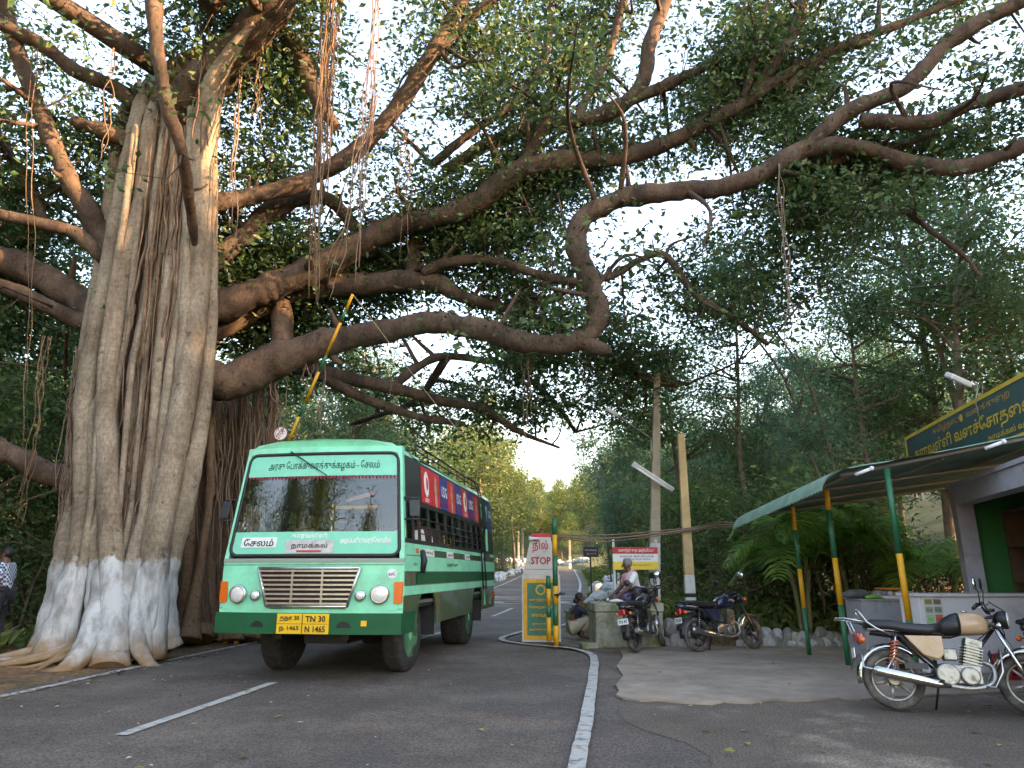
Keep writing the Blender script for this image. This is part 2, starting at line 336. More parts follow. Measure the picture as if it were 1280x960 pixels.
for k in range(4):
    a = float(xl(30.6)) + .5 + k * 1.35; line('rumble_strip', [(a, 30.2), (a + .5, 30.3)], .7, 'white painted block of the far road crossing', dz=.028)
# ------------------------------------------------------------------ banyan
def bark(name, c, c2, ring=.0, paint=False):
    m = bpy.data.materials.new(name); m.use_nodes = True; t = m.node_tree; n = t.nodes; L = t.links; b = n['Principled BSDF']; b.inputs['Roughness'].default_value = .9; b.inputs['Specular IOR Level'].default_value = .25
    tc = n.new('ShaderNodeTexCoord')
    def noise(s, d=6, scl=(1, 1, 1), r=.6):
        mp = n.new('ShaderNodeMapping'); mp.inputs['Scale'].default_value = scl; L.new(tc.outputs['Object'], mp.inputs[0])
        z = n.new('ShaderNodeTexNoise'); z.inputs['Scale'].default_value = s; z.inputs['Detail'].default_value = d; z.inputs['Roughness'].default_value = r; L.new(mp.outputs[0], z.inputs['Vector']); return z.outputs['Fac']
    def ramp(f, p0, c0, p1, c1):
        r = n.new('ShaderNodeValToRGB'); e = r.color_ramp.elements; e[0].position = p0; e[1].position = p1
        e[0].color = tuple(c0) + (1,); e[1].color = tuple(c1) + (1,); L.new(f, r.inputs[0]); return r.outputs[0]
    def mix(f, a, bb, mode='MIX'):
        x = n.new('ShaderNodeMix'); x.data_type = 'RGBA'; x.blend_type = mode
        for s, v in ((0, f), (6, a), (7, bb)):
            if hasattr(v, 'links'): L.new(v, x.inputs[s])
            else: x.inputs[s].default_value = v if s == 0 else tuple(v) + (1,)
        return x.outputs[2]
    cl = ramp(noise(3, 8, (1, 1, .35)), .35, c, .68, c2)
    cl = mix(.55, cl, ramp(noise(26, 5, (1, 1, .5)), .4, (.55, .5, .45), .6, (1.15, 1.12, 1.1)), 'MULTIPLY')
    cl = mix(.22, cl, ramp(noise(7, 3, (.3, .3, 5)), .42, (.6, .55, .5), .55, (1.1, 1.1, 1.1)), 'MULTIPLY')
    # grey lichen patches
    cl = mix(ramp(noise(1.8, 8), .56, (0, 0, 0), .72, (.5, .5, .5)), cl, tuple(.4 * a + .55 * b_ for a, b_ in zip(c, c2)))
    cl = mix(ramp(noise(5.5, 4), .63, (0, 0, 0), .68, (.8, .8, .8)), cl, tuple(a * .5 for a in c))
    if paint:
        sx = n.new('ShaderNodeSeparateXYZ'); L.new(tc.outputs['Object'], sx.inputs[0])
        def math_(op, a, bb):
            q = n.new('ShaderNodeMath'); q.operation = op
            for i, v in enumerate((a, bb)):
                if hasattr(v, 'links'): L.new(v, q.inputs[i])
                else: q.inputs[i].default_value = v
            return q.outputs[0]
        h = math_('SUBTRACT', math_('ADD', sx.outputs['Z'], math_('MULTIPLY', noise(5, 8), .9)), .42)
        white = ramp(h, 1.47, (1, 1, 1), 1.58, (0, 0, 0))
        r_ = [x for x in n if x.type == 'VALTORGB'][-1]; r_.color_ramp.elements[0].position = 0; r_.color_ramp.elements[1].position = 1
        mr = n.new('ShaderNodeMapRange'); L.new(h, mr.inputs[0]); mr.inputs[1].default_value = 1.47; mr.inputs[2].default_value = 1.6; L.new(mr.outputs[0], r_.inputs[0])
        pc = ramp(noise(5, 8, (1, 1, .4)), .36, (.24, .23, .22), .58, (.47, .47, .47))
        worn = ramp(noise(6, 9, (1, 1, .3), .7), .60, (1, 1, 1), .70, (.15, .15, .15))
        cl = mix(mix(1., white, worn, 'MULTIPLY'), cl, pc)
        h2 = math_('SUBTRACT', math_('ADD', sx.outputs['Z'], math_('MULTIPLY', noise(2.2, 6), 1.1)), .55)
        mr2 = n.new('ShaderNodeMapRange'); L.new(h2, mr2.inputs[0]); mr2.inputs[1].default_value = .12; mr2.inputs[2].default_value = .5; mr2.inputs[3].default_value = .95; mr2.inputs[4].default_value = 0
        cl = mix(mr2.outputs[0], cl, (.27, .155, .075))
    L.new(cl, b.inputs['Base Color'])
    bp = n.new('ShaderNodeBump'); bp.inputs['Strength'].default_value = .75; bp.inputs['Distance'].default_value = .03; L.new(noise(16, 9, (1, 1, .3)), bp.inputs['Height']); L.new(bp.outputs[0], b.inputs['Normal'])
    return m
trunk_m = bark('trunk_bark', (.17, .127, .092), (.35, .285, .215), paint=True)
limb_m = bark('limb_bark', (.058, .038, .029), (.15, .1, .072))
root_m = bark('root_bark', (.13, .075, .05), (.27, .18, .115))
redroot_m = mat('young_root', (.15, .082, .056), .85, var=.35, scale=3, c2=(.25, .175, .125))
BX, BY = -6.3, 12.3
ban = empty('banyan_tree', (BX, BY, 0), 0, 'huge banyan with whitewashed trunk of fused roots beside the road', 'tree')
OFF = Vector((BX, BY, 0))
def pxtube(mb, rows, seg=10, n=6, jit=.06, rs=1., lump=.6):
    # rows: (px, py, depth, radius in px) -> a knobbly tapered tube in world space
    W = []
    for (px, py, Y, r) in rows:
        p = at(px, py, Y); d = (p - Vector((0, 0, HCAM))).length; W.append((p.x, p.y, p.z, r * d / FPX * rs * .93))
    C = cr(W, n); sm_ = np.convolve(rng.normal(size=len(C) + 4), np.ones(5) / 5, 'valid'); C[:, 3] = np.maximum(C[:, 3], .004) * (1 + sm_ * jit * 1.6)
    k = C[:, 3:4] * .08; nn = rng.normal(size=(len(C) + 4, 3)); C[:, :3] += np.stack([np.convolve(nn[:, q_], np.ones(5) / 5, 'valid') for q_ in range(3)], 1) * k
    b0 = len(mb.v); mb.tube([Vector(c[:3]) - OFF for c in C], list(C[:, 3]), seg)
    for i in range(len(C)):
        c = Vector(C[i, :3]) - OFF
        for k in range(seg):
            q = b0 + i * seg + k; v = Vector(mb.v[q]); w = v * 1.0; g = 1 + lump * (.16 * mnoise.noise(w * 2.3) + .11 * mnoise.noise(w * 6.1) + .05 * mnoise.noise(w * 15)); mb.v[q] = tuple(c + (v - c) * g)
    return C
def knots(mb, C, n):
    # broken twig stubs and swollen knots along a limb
    for _ in range(n):
        i = random.randrange(1, len(C) - 1); c = Vector(C[i, :3]) - OFF; r = C[i, 3]; t = Vector(C[i + 1, :3] - C[i - 1, :3]).normalized(); d = t.orthogonal().normalized(); d = Quaternion(t, random.uniform(0, 6.28)) @ d + t * random.uniform(-.4, .9)
        if random.random() < .5: mb.sph(c + d.normalized() * r * .8, r * random.uniform(.28, .45), 8, 6)
        else: L = random.uniform(.12, .4); mb.tube([c + d * r * .6, c + d * (r + L * .5), c + d * (r + L) + Vector((0, 0, .05))], [r * .32, r * .22, r * .12], 7)
mb = MB()
# core behind the strands, in darker bark so the gaps look shaded
mcore = MB(); pxtube(mcore, [(262, 70, 12.2, 14), (238, 95, 12.5, 24), (212, 150, 13.0, 38), (200, 300, 13.2, 44), (190, 450, 13.2, 52), (174, 600, 13.1, 54), (158, 720, 12.8, 52), (150, 815, 12.6, 56)], 16); mcore.build('trunk_core', root_m, ban)
ST = [
 [(178, 128, 12.4, 11), (163, 200, 12.3, 13), (147, 290, 12.2, 14), (127, 380, 12.1, 14), (110, 470, 12.0, 14), (104, 560, 11.9, 14), (106, 640, 11.8, 15), (101, 700, 11.7, 19), (86, 760, 11.6, 22), (58, 826, 11.4, 22)],
 [(190, 150, 12.2, 11), (174, 260, 12.1, 12), (154, 340, 12.0, 13), (141, 430, 11.9, 14), (134, 520, 11.8, 15), (136, 620, 11.6, 16), (140, 700, 11.5, 18), (142, 780, 11.3, 21), (135, 840, 11.1, 26)],
 [(208, 150, 12.4, 12), (196, 300, 12.2, 12), (181, 420, 12.1, 13), (171, 520, 12.0, 13), (166, 620, 11.9, 15), (167, 700, 11.8, 19), (170, 770, 11.7, 22), (168, 828, 11.6, 24)],
 [(318, 30, 11.2, 4), (300, 50, 11.35, 8), (280, 82, 11.5, 13), (262, 125, 11.75, 17), (253, 200, 12.0, 18), (250, 280, 12.0, 18), (247, 350, 12.0, 18), (240, 430, 11.9, 18), (228, 510, 11.8, 19), (212, 590, 11.7, 19), (196, 680, 11.6, 20), (190, 750, 11.6, 21), (184, 822, 11.6, 27)],
 [(262, 150, 12.3, 9), (264, 300, 12.2, 9), (262, 400, 12.2, 11), (257, 480, 12.1, 12), (245, 560, 12.0, 14), (229, 640, 11.9, 15), (213, 700, 11.9, 15), (205, 760, 11.9, 17), (208, 812, 11.9, 22)],
 [(228, 160, 12.5, 11), (221, 300, 12.4, 12), (207, 420, 12.3, 13), (200, 520, 12.2, 13), (190, 600, 12.0, 13), (176, 690, 11.8, 14), (162, 760, 11.6, 15), (157, 822, 11.4, 19)],
 [(157, 140, 12.8, 9), (142, 220, 12.7, 10), (129, 320, 12.6, 11), (112, 420, 12.5, 12), (99, 520, 12.4, 13), (92, 620, 12.3, 14), (82, 700, 12.1, 16), (64, 780, 11.9, 17), (44, 828, 11.7, 16)],
 [(130, 700, 11.5, 12), (122, 760, 11.3, 15), (108, 805, 11.0, 15), (82, 838, 10.75, 13), (50, 848, 10.6, 8)],
 [(172, 740, 11.5, 10), (172, 800, 11.3, 12), (190, 834, 11.2, 8), (215, 838, 11.3, 5)],
 [(118, 500, 12.0, 7), (118, 600, 11.8, 9), (122, 700, 11.6, 12), (118, 790, 11.4, 16), (100, 832, 11.2, 14)],
 [(215, 300, 12.0, 6), (225, 420, 11.9, 7), (212, 540, 11.8, 8), (200, 640, 11.6, 9), (185, 720, 11.5, 11), (178, 820, 11.4, 15)],
 [(240, 150, 11.95, 7), (234, 260, 11.85, 7), (232, 380, 11.8, 8), (222, 480, 11.75, 7), (205, 580, 11.65, 8), (190, 650, 11.6, 9)]]
for k in range(9):
    u = random.random(); y0 = random.uniform(120, 330); X = lambda y: np.interp(y, [130, 300, 450, 600, 700, 820], [165, 136, 106, 96, 90, 66]) * (1 - u) + np.interp(y, [130, 300, 450, 600, 700, 820], [256, 262, 252, 230, 208, 200]) * u
    Y0 = random.uniform(12.05, 12.35); w = random.uniform(4, 8); ST.append([(X(y) + random.uniform(-4, 4), y, Y0 - .65 * (y - 120) / 700, w * (1 + .5 * (y > 700))) for y in np.linspace(y0, 824, 8)])
for i_, r_ in enumerate(ST):
    if i_ not in (3, 7, 8): f_ = r_[0]; r_.insert(0, (f_[0] + (218 - f_[0]) * .3, f_[1] - 40, f_[2] + .7, f_[3] * .25))
for r_ in ST: pxtube(mb, r_, 16, 12, .03, .8, .75)
for k in range(14):   # surface roots running out over the earth
    a = R(random.uniform(165, 262)); q = Vector((BX + .25, 11.9, .35)); pts = []
    ln = random.uniform(1.1, 2.1); w = random.uniform(-.6, .6)
    for t in np.linspace(0, 1, 7):
        aa = a + w * t; x = q.x + math.cos(aa) * (.75 + ln * t * .8); y = q.y + math.sin(aa) * (.4 + ln * t * .55)
        pts.append((x - BX, y - BY, max(.34 * (1 - t) ** 1.6, 0) + zg(x, y) - .02))
    mb.tube(pts, list(np.linspace(.11, .02, 7) * random.uniform(.6, 1.1)), 8)
trunk = mb.build('trunk', trunk_m, ban)
# thin roots clinging to the trunk
def wavy(mb, a, b, r, seg=5, amp=.03, n=16, sag=0.):
    a, b = Vector(a), Vector(b); ph = [random.uniform(0, 6.28) for _ in range(4)]; fr = [random.uniform(.7, 1.6), random.uniform(2.5, 5)]; pts = []
    for i in range(n + 1):
        t = i / n; p = a.lerp(b, t); e = min(1, 6 * t) 
        p.x += amp * e * (math.sin(ph[0] + fr[0] * 6.28 * t) + .4 * math.sin(ph[1] + fr[1] * 6.28 * t)); p.y += amp * e * (math.sin(ph[2] + fr[0] * 6.28 * t) + .3 * math.sin(ph[3] + fr[1] * 6.28 * t))
        p.z -= sag * math.sin(math.pi * t); pts.append(p - OFF)
    mb.tube(pts, [r * random.uniform(.75, 1.15) * (1 - .35 * i / n) for i in range(n + 1)], seg)
edge = lambda y, xs: np.interp(y, [130, 300, 450, 600, 700], xs)
mb = MB(); mc = MB()
for k in range(110):
    y0 = random.uniform(110, 480); y1 = min(720, y0 + random.uniform(150, 420)); u = min(.9, max(.1, random.gauss(.6, .13)))
    X = lambda y, u=u: edge(y, [165, 138, 108, 98, 95]) * (1 - u) + edge(y, [258, 262, 250, 226, 208]) * u
    Y0 = random.uniform(11.75, 12.25); a = at(X(y0), y0, Y0 + .1); b = at(X(y1) + random.uniform(-14, 6), y1, Y0 - .15)
    wavy(mc if random.random() < .3 else mb, a, b, random.uniform(.012, .034), 5, random.uniform(.02, .06), 18)
mb.build('clinging_roots', root_m, ban)['kind'] = 'stuff'; mc.build('clinging_roots', redroot_m, ban)['kind'] = 'stuff'
mb = MB()
for k in range(60):
    x0 = random.uniform(74, 108); y0 = random.uniform(430, 560); a = at(x0 + 14, y0, 12.2); b = at(x0 + random.uniform(-12, 8), random.uniform(600, 700), 12.1)
    wavy(mb, a, b, random.uniform(.006, .016), 4, .05, 12)
mb.build('hanging_rootlets', redroot_m, ban)['kind'] = 'stuff'
# curtain of prop roots behind, hanging from the low limb
mb = MB(); mc = MB()
for (x0, x1, r0, r1, Y) in ((250, 243, 9, 17, 14.2), (268, 258, 8, 13, 14.5), (285, 275, 10, 14, 14.8), (300, 296, 8, 10, 14.6), (318, 312, 9, 12, 14.9), (336, 330, 7, 9, 15.0), (240, 232, 7, 12, 13.8), (262, 240, 6, 10, 13.6)):
    pxtube(mb, [(x0 + 6, 470, Y, r0 * .7), (x0 + 2, 540, Y, r0 * .8), (x0, 620, Y, r0), ((x0 + x1) / 2, 700, Y, r0), (x1, 770, Y, r1), (x1 - 4, 800, Y - .1, r1 * 1.5)], 9, 6, .1)
for k in range(110):
    x0 = random.uniform(236, 345); a = at(x0, random.uniform(478, 560), random.uniform(13.7, 14.6)); b = at(x0 - random.uniform(-3, 10), random.uniform(600, 790), a.y)
    b.z = max(b.z, .02); wavy(mc, a, b, random.uniform(.008, .024), 4, .05, 12)
mb.build('prop_roots', root_m, ban); mc.build('hanging_rootlets', redroot_m, ban)['kind'] = 'stuff'
# limbs: (px, py, depth, radius px)
BR = [
 [(235, 470, 12.6, 26), (285, 478, 12.8, 26), (330, 457, 13, 24), (400, 430, 13.1, 21), (480, 413, 12.9, 18), (545, 404, 12.5, 17), (600, 411, 12.2, 16), (650, 425, 12, 16), (700, 430, 12, 15), (735, 419, 12, 15), (747, 388, 12, 15), (735, 345, 12, 16), (719, 305, 12, 16), (732, 272, 12, 15), (770, 250, 12, 15), (830, 240, 12, 14), (900, 235, 11.9, 13), (960, 213, 11.8, 13), (1015, 183, 11.7, 12), (1080, 186, 11.7, 10), (1130, 202, 11.7, 11), (1190, 211, 11.6, 10), (1250, 195, 11.6, 9), (1300, 172, 11.5, 9), (1400, 130, 11.5, 6)],
 [(725, 425, 12, 13), (752, 437, 12, 10), (764, 440, 12, 5)],
 [(1005, 188, 11.7, 11), (1060, 140, 11.5, 11), (1130, 108, 11.3, 10), (1195, 46, 11.2, 9), (1290, -5, 11, 8), (1380, -50, 11, 5)],
 [(1075, 150, 11.5, 8), (1160, 152, 11.3, 9), (1220, 128, 11.2, 8), (1300, 105, 11, 7), (1420, 70, 11, 4)],
 [(1030, 205, 12, 6), (1075, 190, 12, 7), (1130, 180, 12, 6), (1170, 165, 12, 4)],
 [(225, 390, 12.9, 22), (290, 378, 13.2, 22), (340, 357, 13.4, 21), (395, 335, 13.5, 20), (450, 304, 13.5, 18), (500, 280, 13.4, 17), (560, 268, 13.3, 17), (600, 250, 13.2, 17), (650, 214, 13, 17), (700, 201, 13, 15), (750, 201, 13, 12), (800, 190, 13, 11), (860, 165, 12.9, 11), (910, 140, 12.8, 11), (960, 108, 12.7, 10), (1000, 82, 12.6, 7), (1060, 55, 12.6, 6), (1130, 28, 12.6, 5), (1220, -10, 12.6, 4)],
 [(645, 217, 13, 9), (676, 165, 12.8, 9), (690, 132, 12.7, 6)],
 [(555, 215, 14, 9), (610, 180, 13.8, 9), (680, 155, 13.6, 11), (740, 148, 13.4, 11), (782, 128, 13.2, 11), (805, 96, 13, 10), (812, 55, 12.9, 9), (832, 0, 12.8, 8), (850, -60, 12.8, 6)],
 [(780, 130, 13.2, 8), (840, 103, 13, 8), (890, 80, 13, 6), (900, 76, 13, 3)],
 [(940, 120, 12.8, 8), (985, 55, 12.6, 8), (1005, 0, 12.5, 7), (1020, -50, 12.5, 5)],
 [(905, 140, 12.8, 5), (930, 118, 12.7, 6), (945, 60, 12.6, 4), (960, 0, 12.6, 3)],
 [(980, 115, 12.7, 7), (1040, 65, 12.6, 7), (1090, 48, 12.5, 4), (1100, 0, 12.5, 3)],
 [(700, 205, 14, 5), (730, 130, 14, 6), (760, 70, 14, 6), (780, 0, 14, 5)],
 [(235, 258, 12.3, 13), (290, 250, 12.6, 13), (340, 240, 12.8, 12), (390, 222, 12.9, 12), (440, 192, 12.9, 12), (490, 142, 12.8, 12), (530, 82, 12.6, 11), (575, 5, 12.4, 10), (610, -60, 12.3, 8)],
 [(540, 75, 12.6, 6), (590, 20, 12.5, 6), (640, -15, 12.4, 5)],
 [(540, 205, 13.9, 6), (590, 165, 13.8, 6), (640, 130, 13.8, 5), (680, 75, 13.8, 5), (690, 0, 13.8, 4)],
 [(245, 340, 13, 15), (300, 300, 13.2, 14), (335, 268, 13.4, 13), (375, 248, 13.6, 12), (412, 250, 13.8, 10), (440, 280, 14, 9), (470, 320, 14.2, 7)],
 [(245, 420, 13.4, 20), (300, 395, 13.8, 19), (345, 370, 14, 19), (395, 358, 14, 17), (450, 355, 14, 17), (510, 351, 14, 17), (548, 354, 14, 14), (585, 372, 14.2, 10), (640, 385, 14.5, 8), (700, 370, 15, 6)],
 [(515, 350, 14, 13), (519, 320, 14, 12), (521, 292, 14, 11)],
 [(348, 360, 13.9, 13), (352, 400, 13.9, 15), (352, 450, 13.8, 16)],
 [(528, 340, 13.8, 8), (565, 327, 13.7, 8), (620, 326, 13.6, 7), (665, 341, 13.5, 7), (715, 352, 13.4, 6), (765, 345, 13.3, 6), (800, 325, 13.2, 5), (832, 320, 13.1, 5), (868, 368, 13, 4), (900, 390, 13, 2)],
 [(190, -60, 9.4, 9), (192, 0, 9.5, 9), (198, 70, 9.6, 9), (208, 130, 9.8, 9), (226, 185, 10.2, 8), (235, 235, 10.8, 7.5), (239, 268, 11.3, 6.5), (243, 300, 11.75, 4.5), (247, 330, 12.1, 2.5)],
 [(215, 140, 12.3, 26), (252, 108, 12.1, 26), (290, 72, 11.8, 25), (322, 35, 11.5, 24), (350, -10, 11.2, 23), (390, -90, 10.8, 20), (460, -190, 10, 14)],
 [(330, 20, 12.2, 10), (370, 60, 12.2, 11), (395, 120, 12.2, 11), (420, 160, 12.3, 8)],
 [(185, 140, 12.6, 11), (140, 108, 12.3, 10), (95, 88, 12, 9), (50, 55, 11.8, 8), (-20, 20, 11.5, 6)],
 [(180, 185, 12.5, 11), (140, 168, 12.2, 10), (92, 151, 12, 7)],
 [(165, 330, 12.6, 15), (128, 296, 12.6, 15), (106, 255, 12.4, 14), (84, 222, 12.2, 12), (55, 150, 12, 10), (20, 60, 11.8, 8), (0, -20, 11.6, 6)],
 [(130, 325, 12.4, 8), (95, 292, 12.2, 9), (60, 282, 12, 8), (0, 268, 11.8, 8), (-80, 250, 11.5, 6)],
 [(150, 420, 12.8, 18), (110, 385, 12.9, 17), (60, 350, 13, 17), (0, 322, 13, 16), (-90, 290, 13, 10)],
 [(110, 405, 12.7, 12), (70, 388, 12.6, 11), (30, 368, 12.5, 10), (-40, 345, 12.4, 8)],
 [(120, 605, 12.6, 14), (70, 594, 12.5, 14), (40, 582, 12.4, 14), (0, 562, 12.3, 13), (-80, 520, 12.2, 10)],
 [(60, 290, 13, 6), (40, 240, 13, 7), (20, 210, 13, 6), (-10, 150, 13, 4)],
 [(360, 455, 14.5, 12), (420, 470, 14.7, 10), (500, 487, 15, 9), (545, 500, 15.2, 8), (600, 510, 15.5, 7), (650, 540, 16, 4), (700, 560, 16, 2)],
 [(400, 470, 14.6, 9), (450, 495, 14.8, 8), (520, 520, 15, 6), (580, 530, 15.4, 4)],
 [(490, 485, 15, 7), (520, 460, 15.3, 7), (560, 445, 15.8, 6), (640, 455, 16.5, 4), (720, 450, 17, 3)],
 [(1120, 255, 11.6, 4), (1160, 285, 11.5, 4), (1205, 320, 11.5, 3), (1225, 345, 11.5, 2)],
 # unseen limbs over and behind the camera, added for shade and windscreen reflections
 [(390, -90, 10.8, 16), (520, -300, 9, 16), (640, -600, 7, 14)],
]
CL = []
BR += [[(640, 455, 16.5, 4), (690, 500, 17.5, 4), (720, 540, 18, 3)], [(560, 445, 15.8, 6), (520, 500, 17, 5), (470, 520, 18, 4), (440, 530, 19, 3)], [(640, 385, 14.5, 6), (720, 420, 16, 5), (800, 470, 17, 4), (860, 480, 17.5, 3)], [(868, 368, 13, 4), (920, 400, 13.5, 4), (960, 430, 14, 3)]]
for r_ in BR:
    mb = MB(); C = pxtube(mb, r_, 14, 10, .08, .88, 1.3); knots(mb, C, len(C) // 14); mb.build('branch', limb_m, ban); CL.append(C[:, :4])
def wtube(rows, name='branch', m=limb_m):
    C = cr(rows, 6); mb = MB(); mb.tube([Vector(c[:3]) - OFF for c in C], list(C[:, 3]), 9); mb.build(name, m, ban); CL.append(C)
wtube([(-4.2, 7.2, 13.2, .2), (-2, 4.5, 13.6, .14), (1, 2, 13.4, .06)])
wtube([(-5.5, 11, 11.5, .22), (-6.2, 7, 12.2, .18), (-5.2, 2.5, 12, .14), (-4, -3, 11.4, .1), (-4, -8, 11, .05)])  # out-of-view limb behind the viewer, put in to cast shade and be reflected
wtube([(-7, 12, 11, .2), (-10, 9.5, 12, .15), (-13.5, 7, 12.5, .1), (-16, 6, 12, .05)])
# smaller limbs reaching into the crown
S = np.vstack(CL)
def clumpy(P): return np.sin(P[:, 0] * 1.1 + 2 * np.sin(P[:, 1] * .6)) + np.sin(P[:, 1] * 1.3 + P[:, 2]) + np.sin(P[:, 2] * 1.5 - P[:, 0] * .7)
def crown_ok(P):
    x, y, z = P.T
    lo = 6.2 - np.where((y > 10.5) & (x > -2.5), .9, 0) - np.where((y > 14) & (x < 5), .9, 0) + .35 * np.sin(x * .9) + np.where(y < 9.5, 1.2 + .3 * (9.5 - y), 0) + np.where(y < 3, 2.0, 0) + np.where((x < -5), -.4, 0) + .4 * np.clip(x - 3.5, 0, 4)
    trunk_gap = (np.abs(x + 6.3 * y / 12.2 - .1) < .5 + .065 * y) & (y < 12.6) & (y > 4) & (z < 1.35 + 9.2 * y / 12.3)
    return (~trunk_gap) & (z > lo) & (z < 17.5) & ((x + 3) ** 2 / 21 ** 2 + (y - 10) ** 2 / 18 ** 2 < 1) & ((y > 5.5) | (x < -4.5))
FAT = S[S[:, 3] > .075]
def clear(P):
    # leaves keep off the viewer's side of the bare limbs: none within 0.6 m in front of a limb
    ok = np.ones(len(P), bool)
    for i in range(0, len(P), 400):
        d = P[i:i + 400, None, :] - FAT[None, :, :3]; hit = (np.hypot(d[..., 0] - d[..., 1] * FAT[None, :, 0] / np.maximum(FAT[None, :, 1], 4), d[..., 2] - d[..., 1] * (FAT[None, :, 2] - 1.35) / np.maximum(FAT[None, :, 1], 4)) < FAT[None, :, 3] + .22) & (d[..., 1] < .1) & (d[..., 1] > -5); ok[i:i + 400] = ~(hit.any(1) & (rng.random(len(d)) < .88))
    return ok
def sample(n, dmin, dmax, src):
    out = []; 
    while sum(len(o) for o in out) < n:
        b = src[rng.integers(0, len(src), 4000)]; d = rng.normal(size=(4000, 3)); d[:, 2] = d[:, 2] * .75 + .25; d[:, 1] = d[:, 1] + .45; d /= np.linalg.norm(d, axis=1)[:, None]
        P = b[:, :3] + d * rng.uniform(dmin, dmax, 4000)[:, None]; k = crown_ok(P) & (clumpy(P) > rng.uniform(-.8, 1.8, 4000)); P = P[k]; out.append(P[clear(P)])
    return np.vstack(out)[:n]
def nearest(P, S):
    idx = np.empty(len(P), int)
    for i in range(0, len(P), 500): idx[i:i + 500] = ((P[i:i + 500, None, :] - S[None, :, :3]) ** 2).sum(2).argmin(1)
    return idx
mb = MB(); lim = []
P1 = sample(420, 1.2, 4.2, S); I1 = nearest(P1, S)
for p, i in zip(P1, I1):
    a = S[i]
    if -8 < p[0] < -4.6 and p[1] < 12.8 and p[2] < 11: continue
    if a[0] < -3.6 and a[1] < 11.8 and a[2] < 10.5: continue
    a = S[i]; r0 = min(a[3] * .6, .055); mid = (a[:3] + p) / 2 + rng.normal(size=3) * .25 + np.array([0, 0, .15]); C = cr([a[:3], mid, p], 4)
    mb.tube([Vector(c) - OFF for c in C], list(np.linspace(r0, .012, len(C))), 6, cap=False); lim.append(np.c_[C[2:], np.full(len(C) - 2, .02)])
mb.build('small_branches', limb_m, ban, fix=False)['kind'] = 'stuff'
S2 = np.vstack([S] + lim)
NCL, NLF = 5000, 44
P2 = sample(NCL, .25, 1.5, S2); I2 = nearest(P2, S2)
mb = MB(); LP = []; LO = []
for p, i in zip(P2, I2):
    a = S2[i, :3]; mid = (a + p) / 2 + rng.normal(size=3) * .12; d = p - a; C = [a, mid, p, p + d / (np.linalg.norm(d) + .1) * .25]
    mb.tube([Vector(c) - OFF for c in C], [.013, .01, .007, .003], 3, cap=False)
    n_ = int(NLF * random.uniform(.5, 1.4)); q = rng.normal(size=(n_, 3)) * np.array([.3, .3, .18]) * random.uniform(.6, 1.25); LP.append(p + q); LO.append(q * 1.5)
mb.build('twigs', limb_m, ban, fix=False)['kind'] = 'stuff'
LP = np.vstack(LP); LO = np.vstack(LO)
ficus_m = leafmat('ficus_leaf', [(0, (.034, .072, .028)), (.5, (.055, .115, .04)), (.85, (.09, .15, .05)), (1, (.17, .18, .06))], .3, .42)
cr_o = link('crown', leaves('crown', LP - np.array(OFF), .135, .5, .25, .6, out=LO), ficus_m, ban); cr_o['kind'] = 'stuff'
# bundles of hanging aerial roots (px top, px bottom, depth, strands, radius)
for (xt, yt, xb, yb, Y, n, r, sp, red) in ((415, -60, 392, 385, 10.8, 16, .012, 10, 0), (425, -40, 405, 240, 10.9, 10, .014, 8, 0), (474, -60, 447, 355, 10.6, 8, .012, 5, 1), (468, 120, 412, 375, 11.2, 4, .012, 5, 1), (500, 130, 497, 330, 11.8, 2, .01, 3, 0), (508, 165, 512, 320, 11.9, 2, .008, 2, 0), (330, 40, 320, 170, 11.6, 3, .014, 3, 0), (300, 60, 290, 330, 11.8, 3, .014, 5, 1),
        (976, 205, 990, 455, 11.6, 3, .017, 3, 1), (655, 425, 657, 580, 12.4, 3, .008, 5, 1), (668, 430, 662, 540, 12.6, 2, .007, 4, 0), (345, 452, 352, 545, 13.1, 5, .012, 12, 1), (380, 440, 385, 500, 13.15, 4, .012, 6, 1), (395, 436, 400, 560, 13.2, 4, .01, 8, 1), (140, 60, 125, 220, 10.5, 2, .01, 6, 0), (45, 60, 30, 560, 11.5, 2, .01, 6, 0), (60, 420, 30, 660, 12, 4, .01, 12, 0), (495, 405, 492, 500, 13, 2, .008, 4, 0), (556, 410, 560, 470, 12.4, 2, .006, 3, 0), (260, -20, 250, 190, 11.6, 5, .016, 10, 0)):
    mb = MB()
    for k in range(n):
        o = random.uniform(-sp, sp); a = at(xt + o, yt, Y + random.uniform(-.1, .1)); b = at(xb + o * .6, yb - random.uniform(0, .35) * (yb - yt) * (k > 0), Y + random.uniform(-.1, .1)); wavy(mb, a, b, r * random.uniform(.6, 1.3), 5, .05, 22)
    if xt == 978: wavy(mb, at(984, 380, 11.6), at(990, 452, 11.6), .045, 6, .01, 6)
    mb.build('aerial_root_bundle', redroot_m if red else root_m, ban)
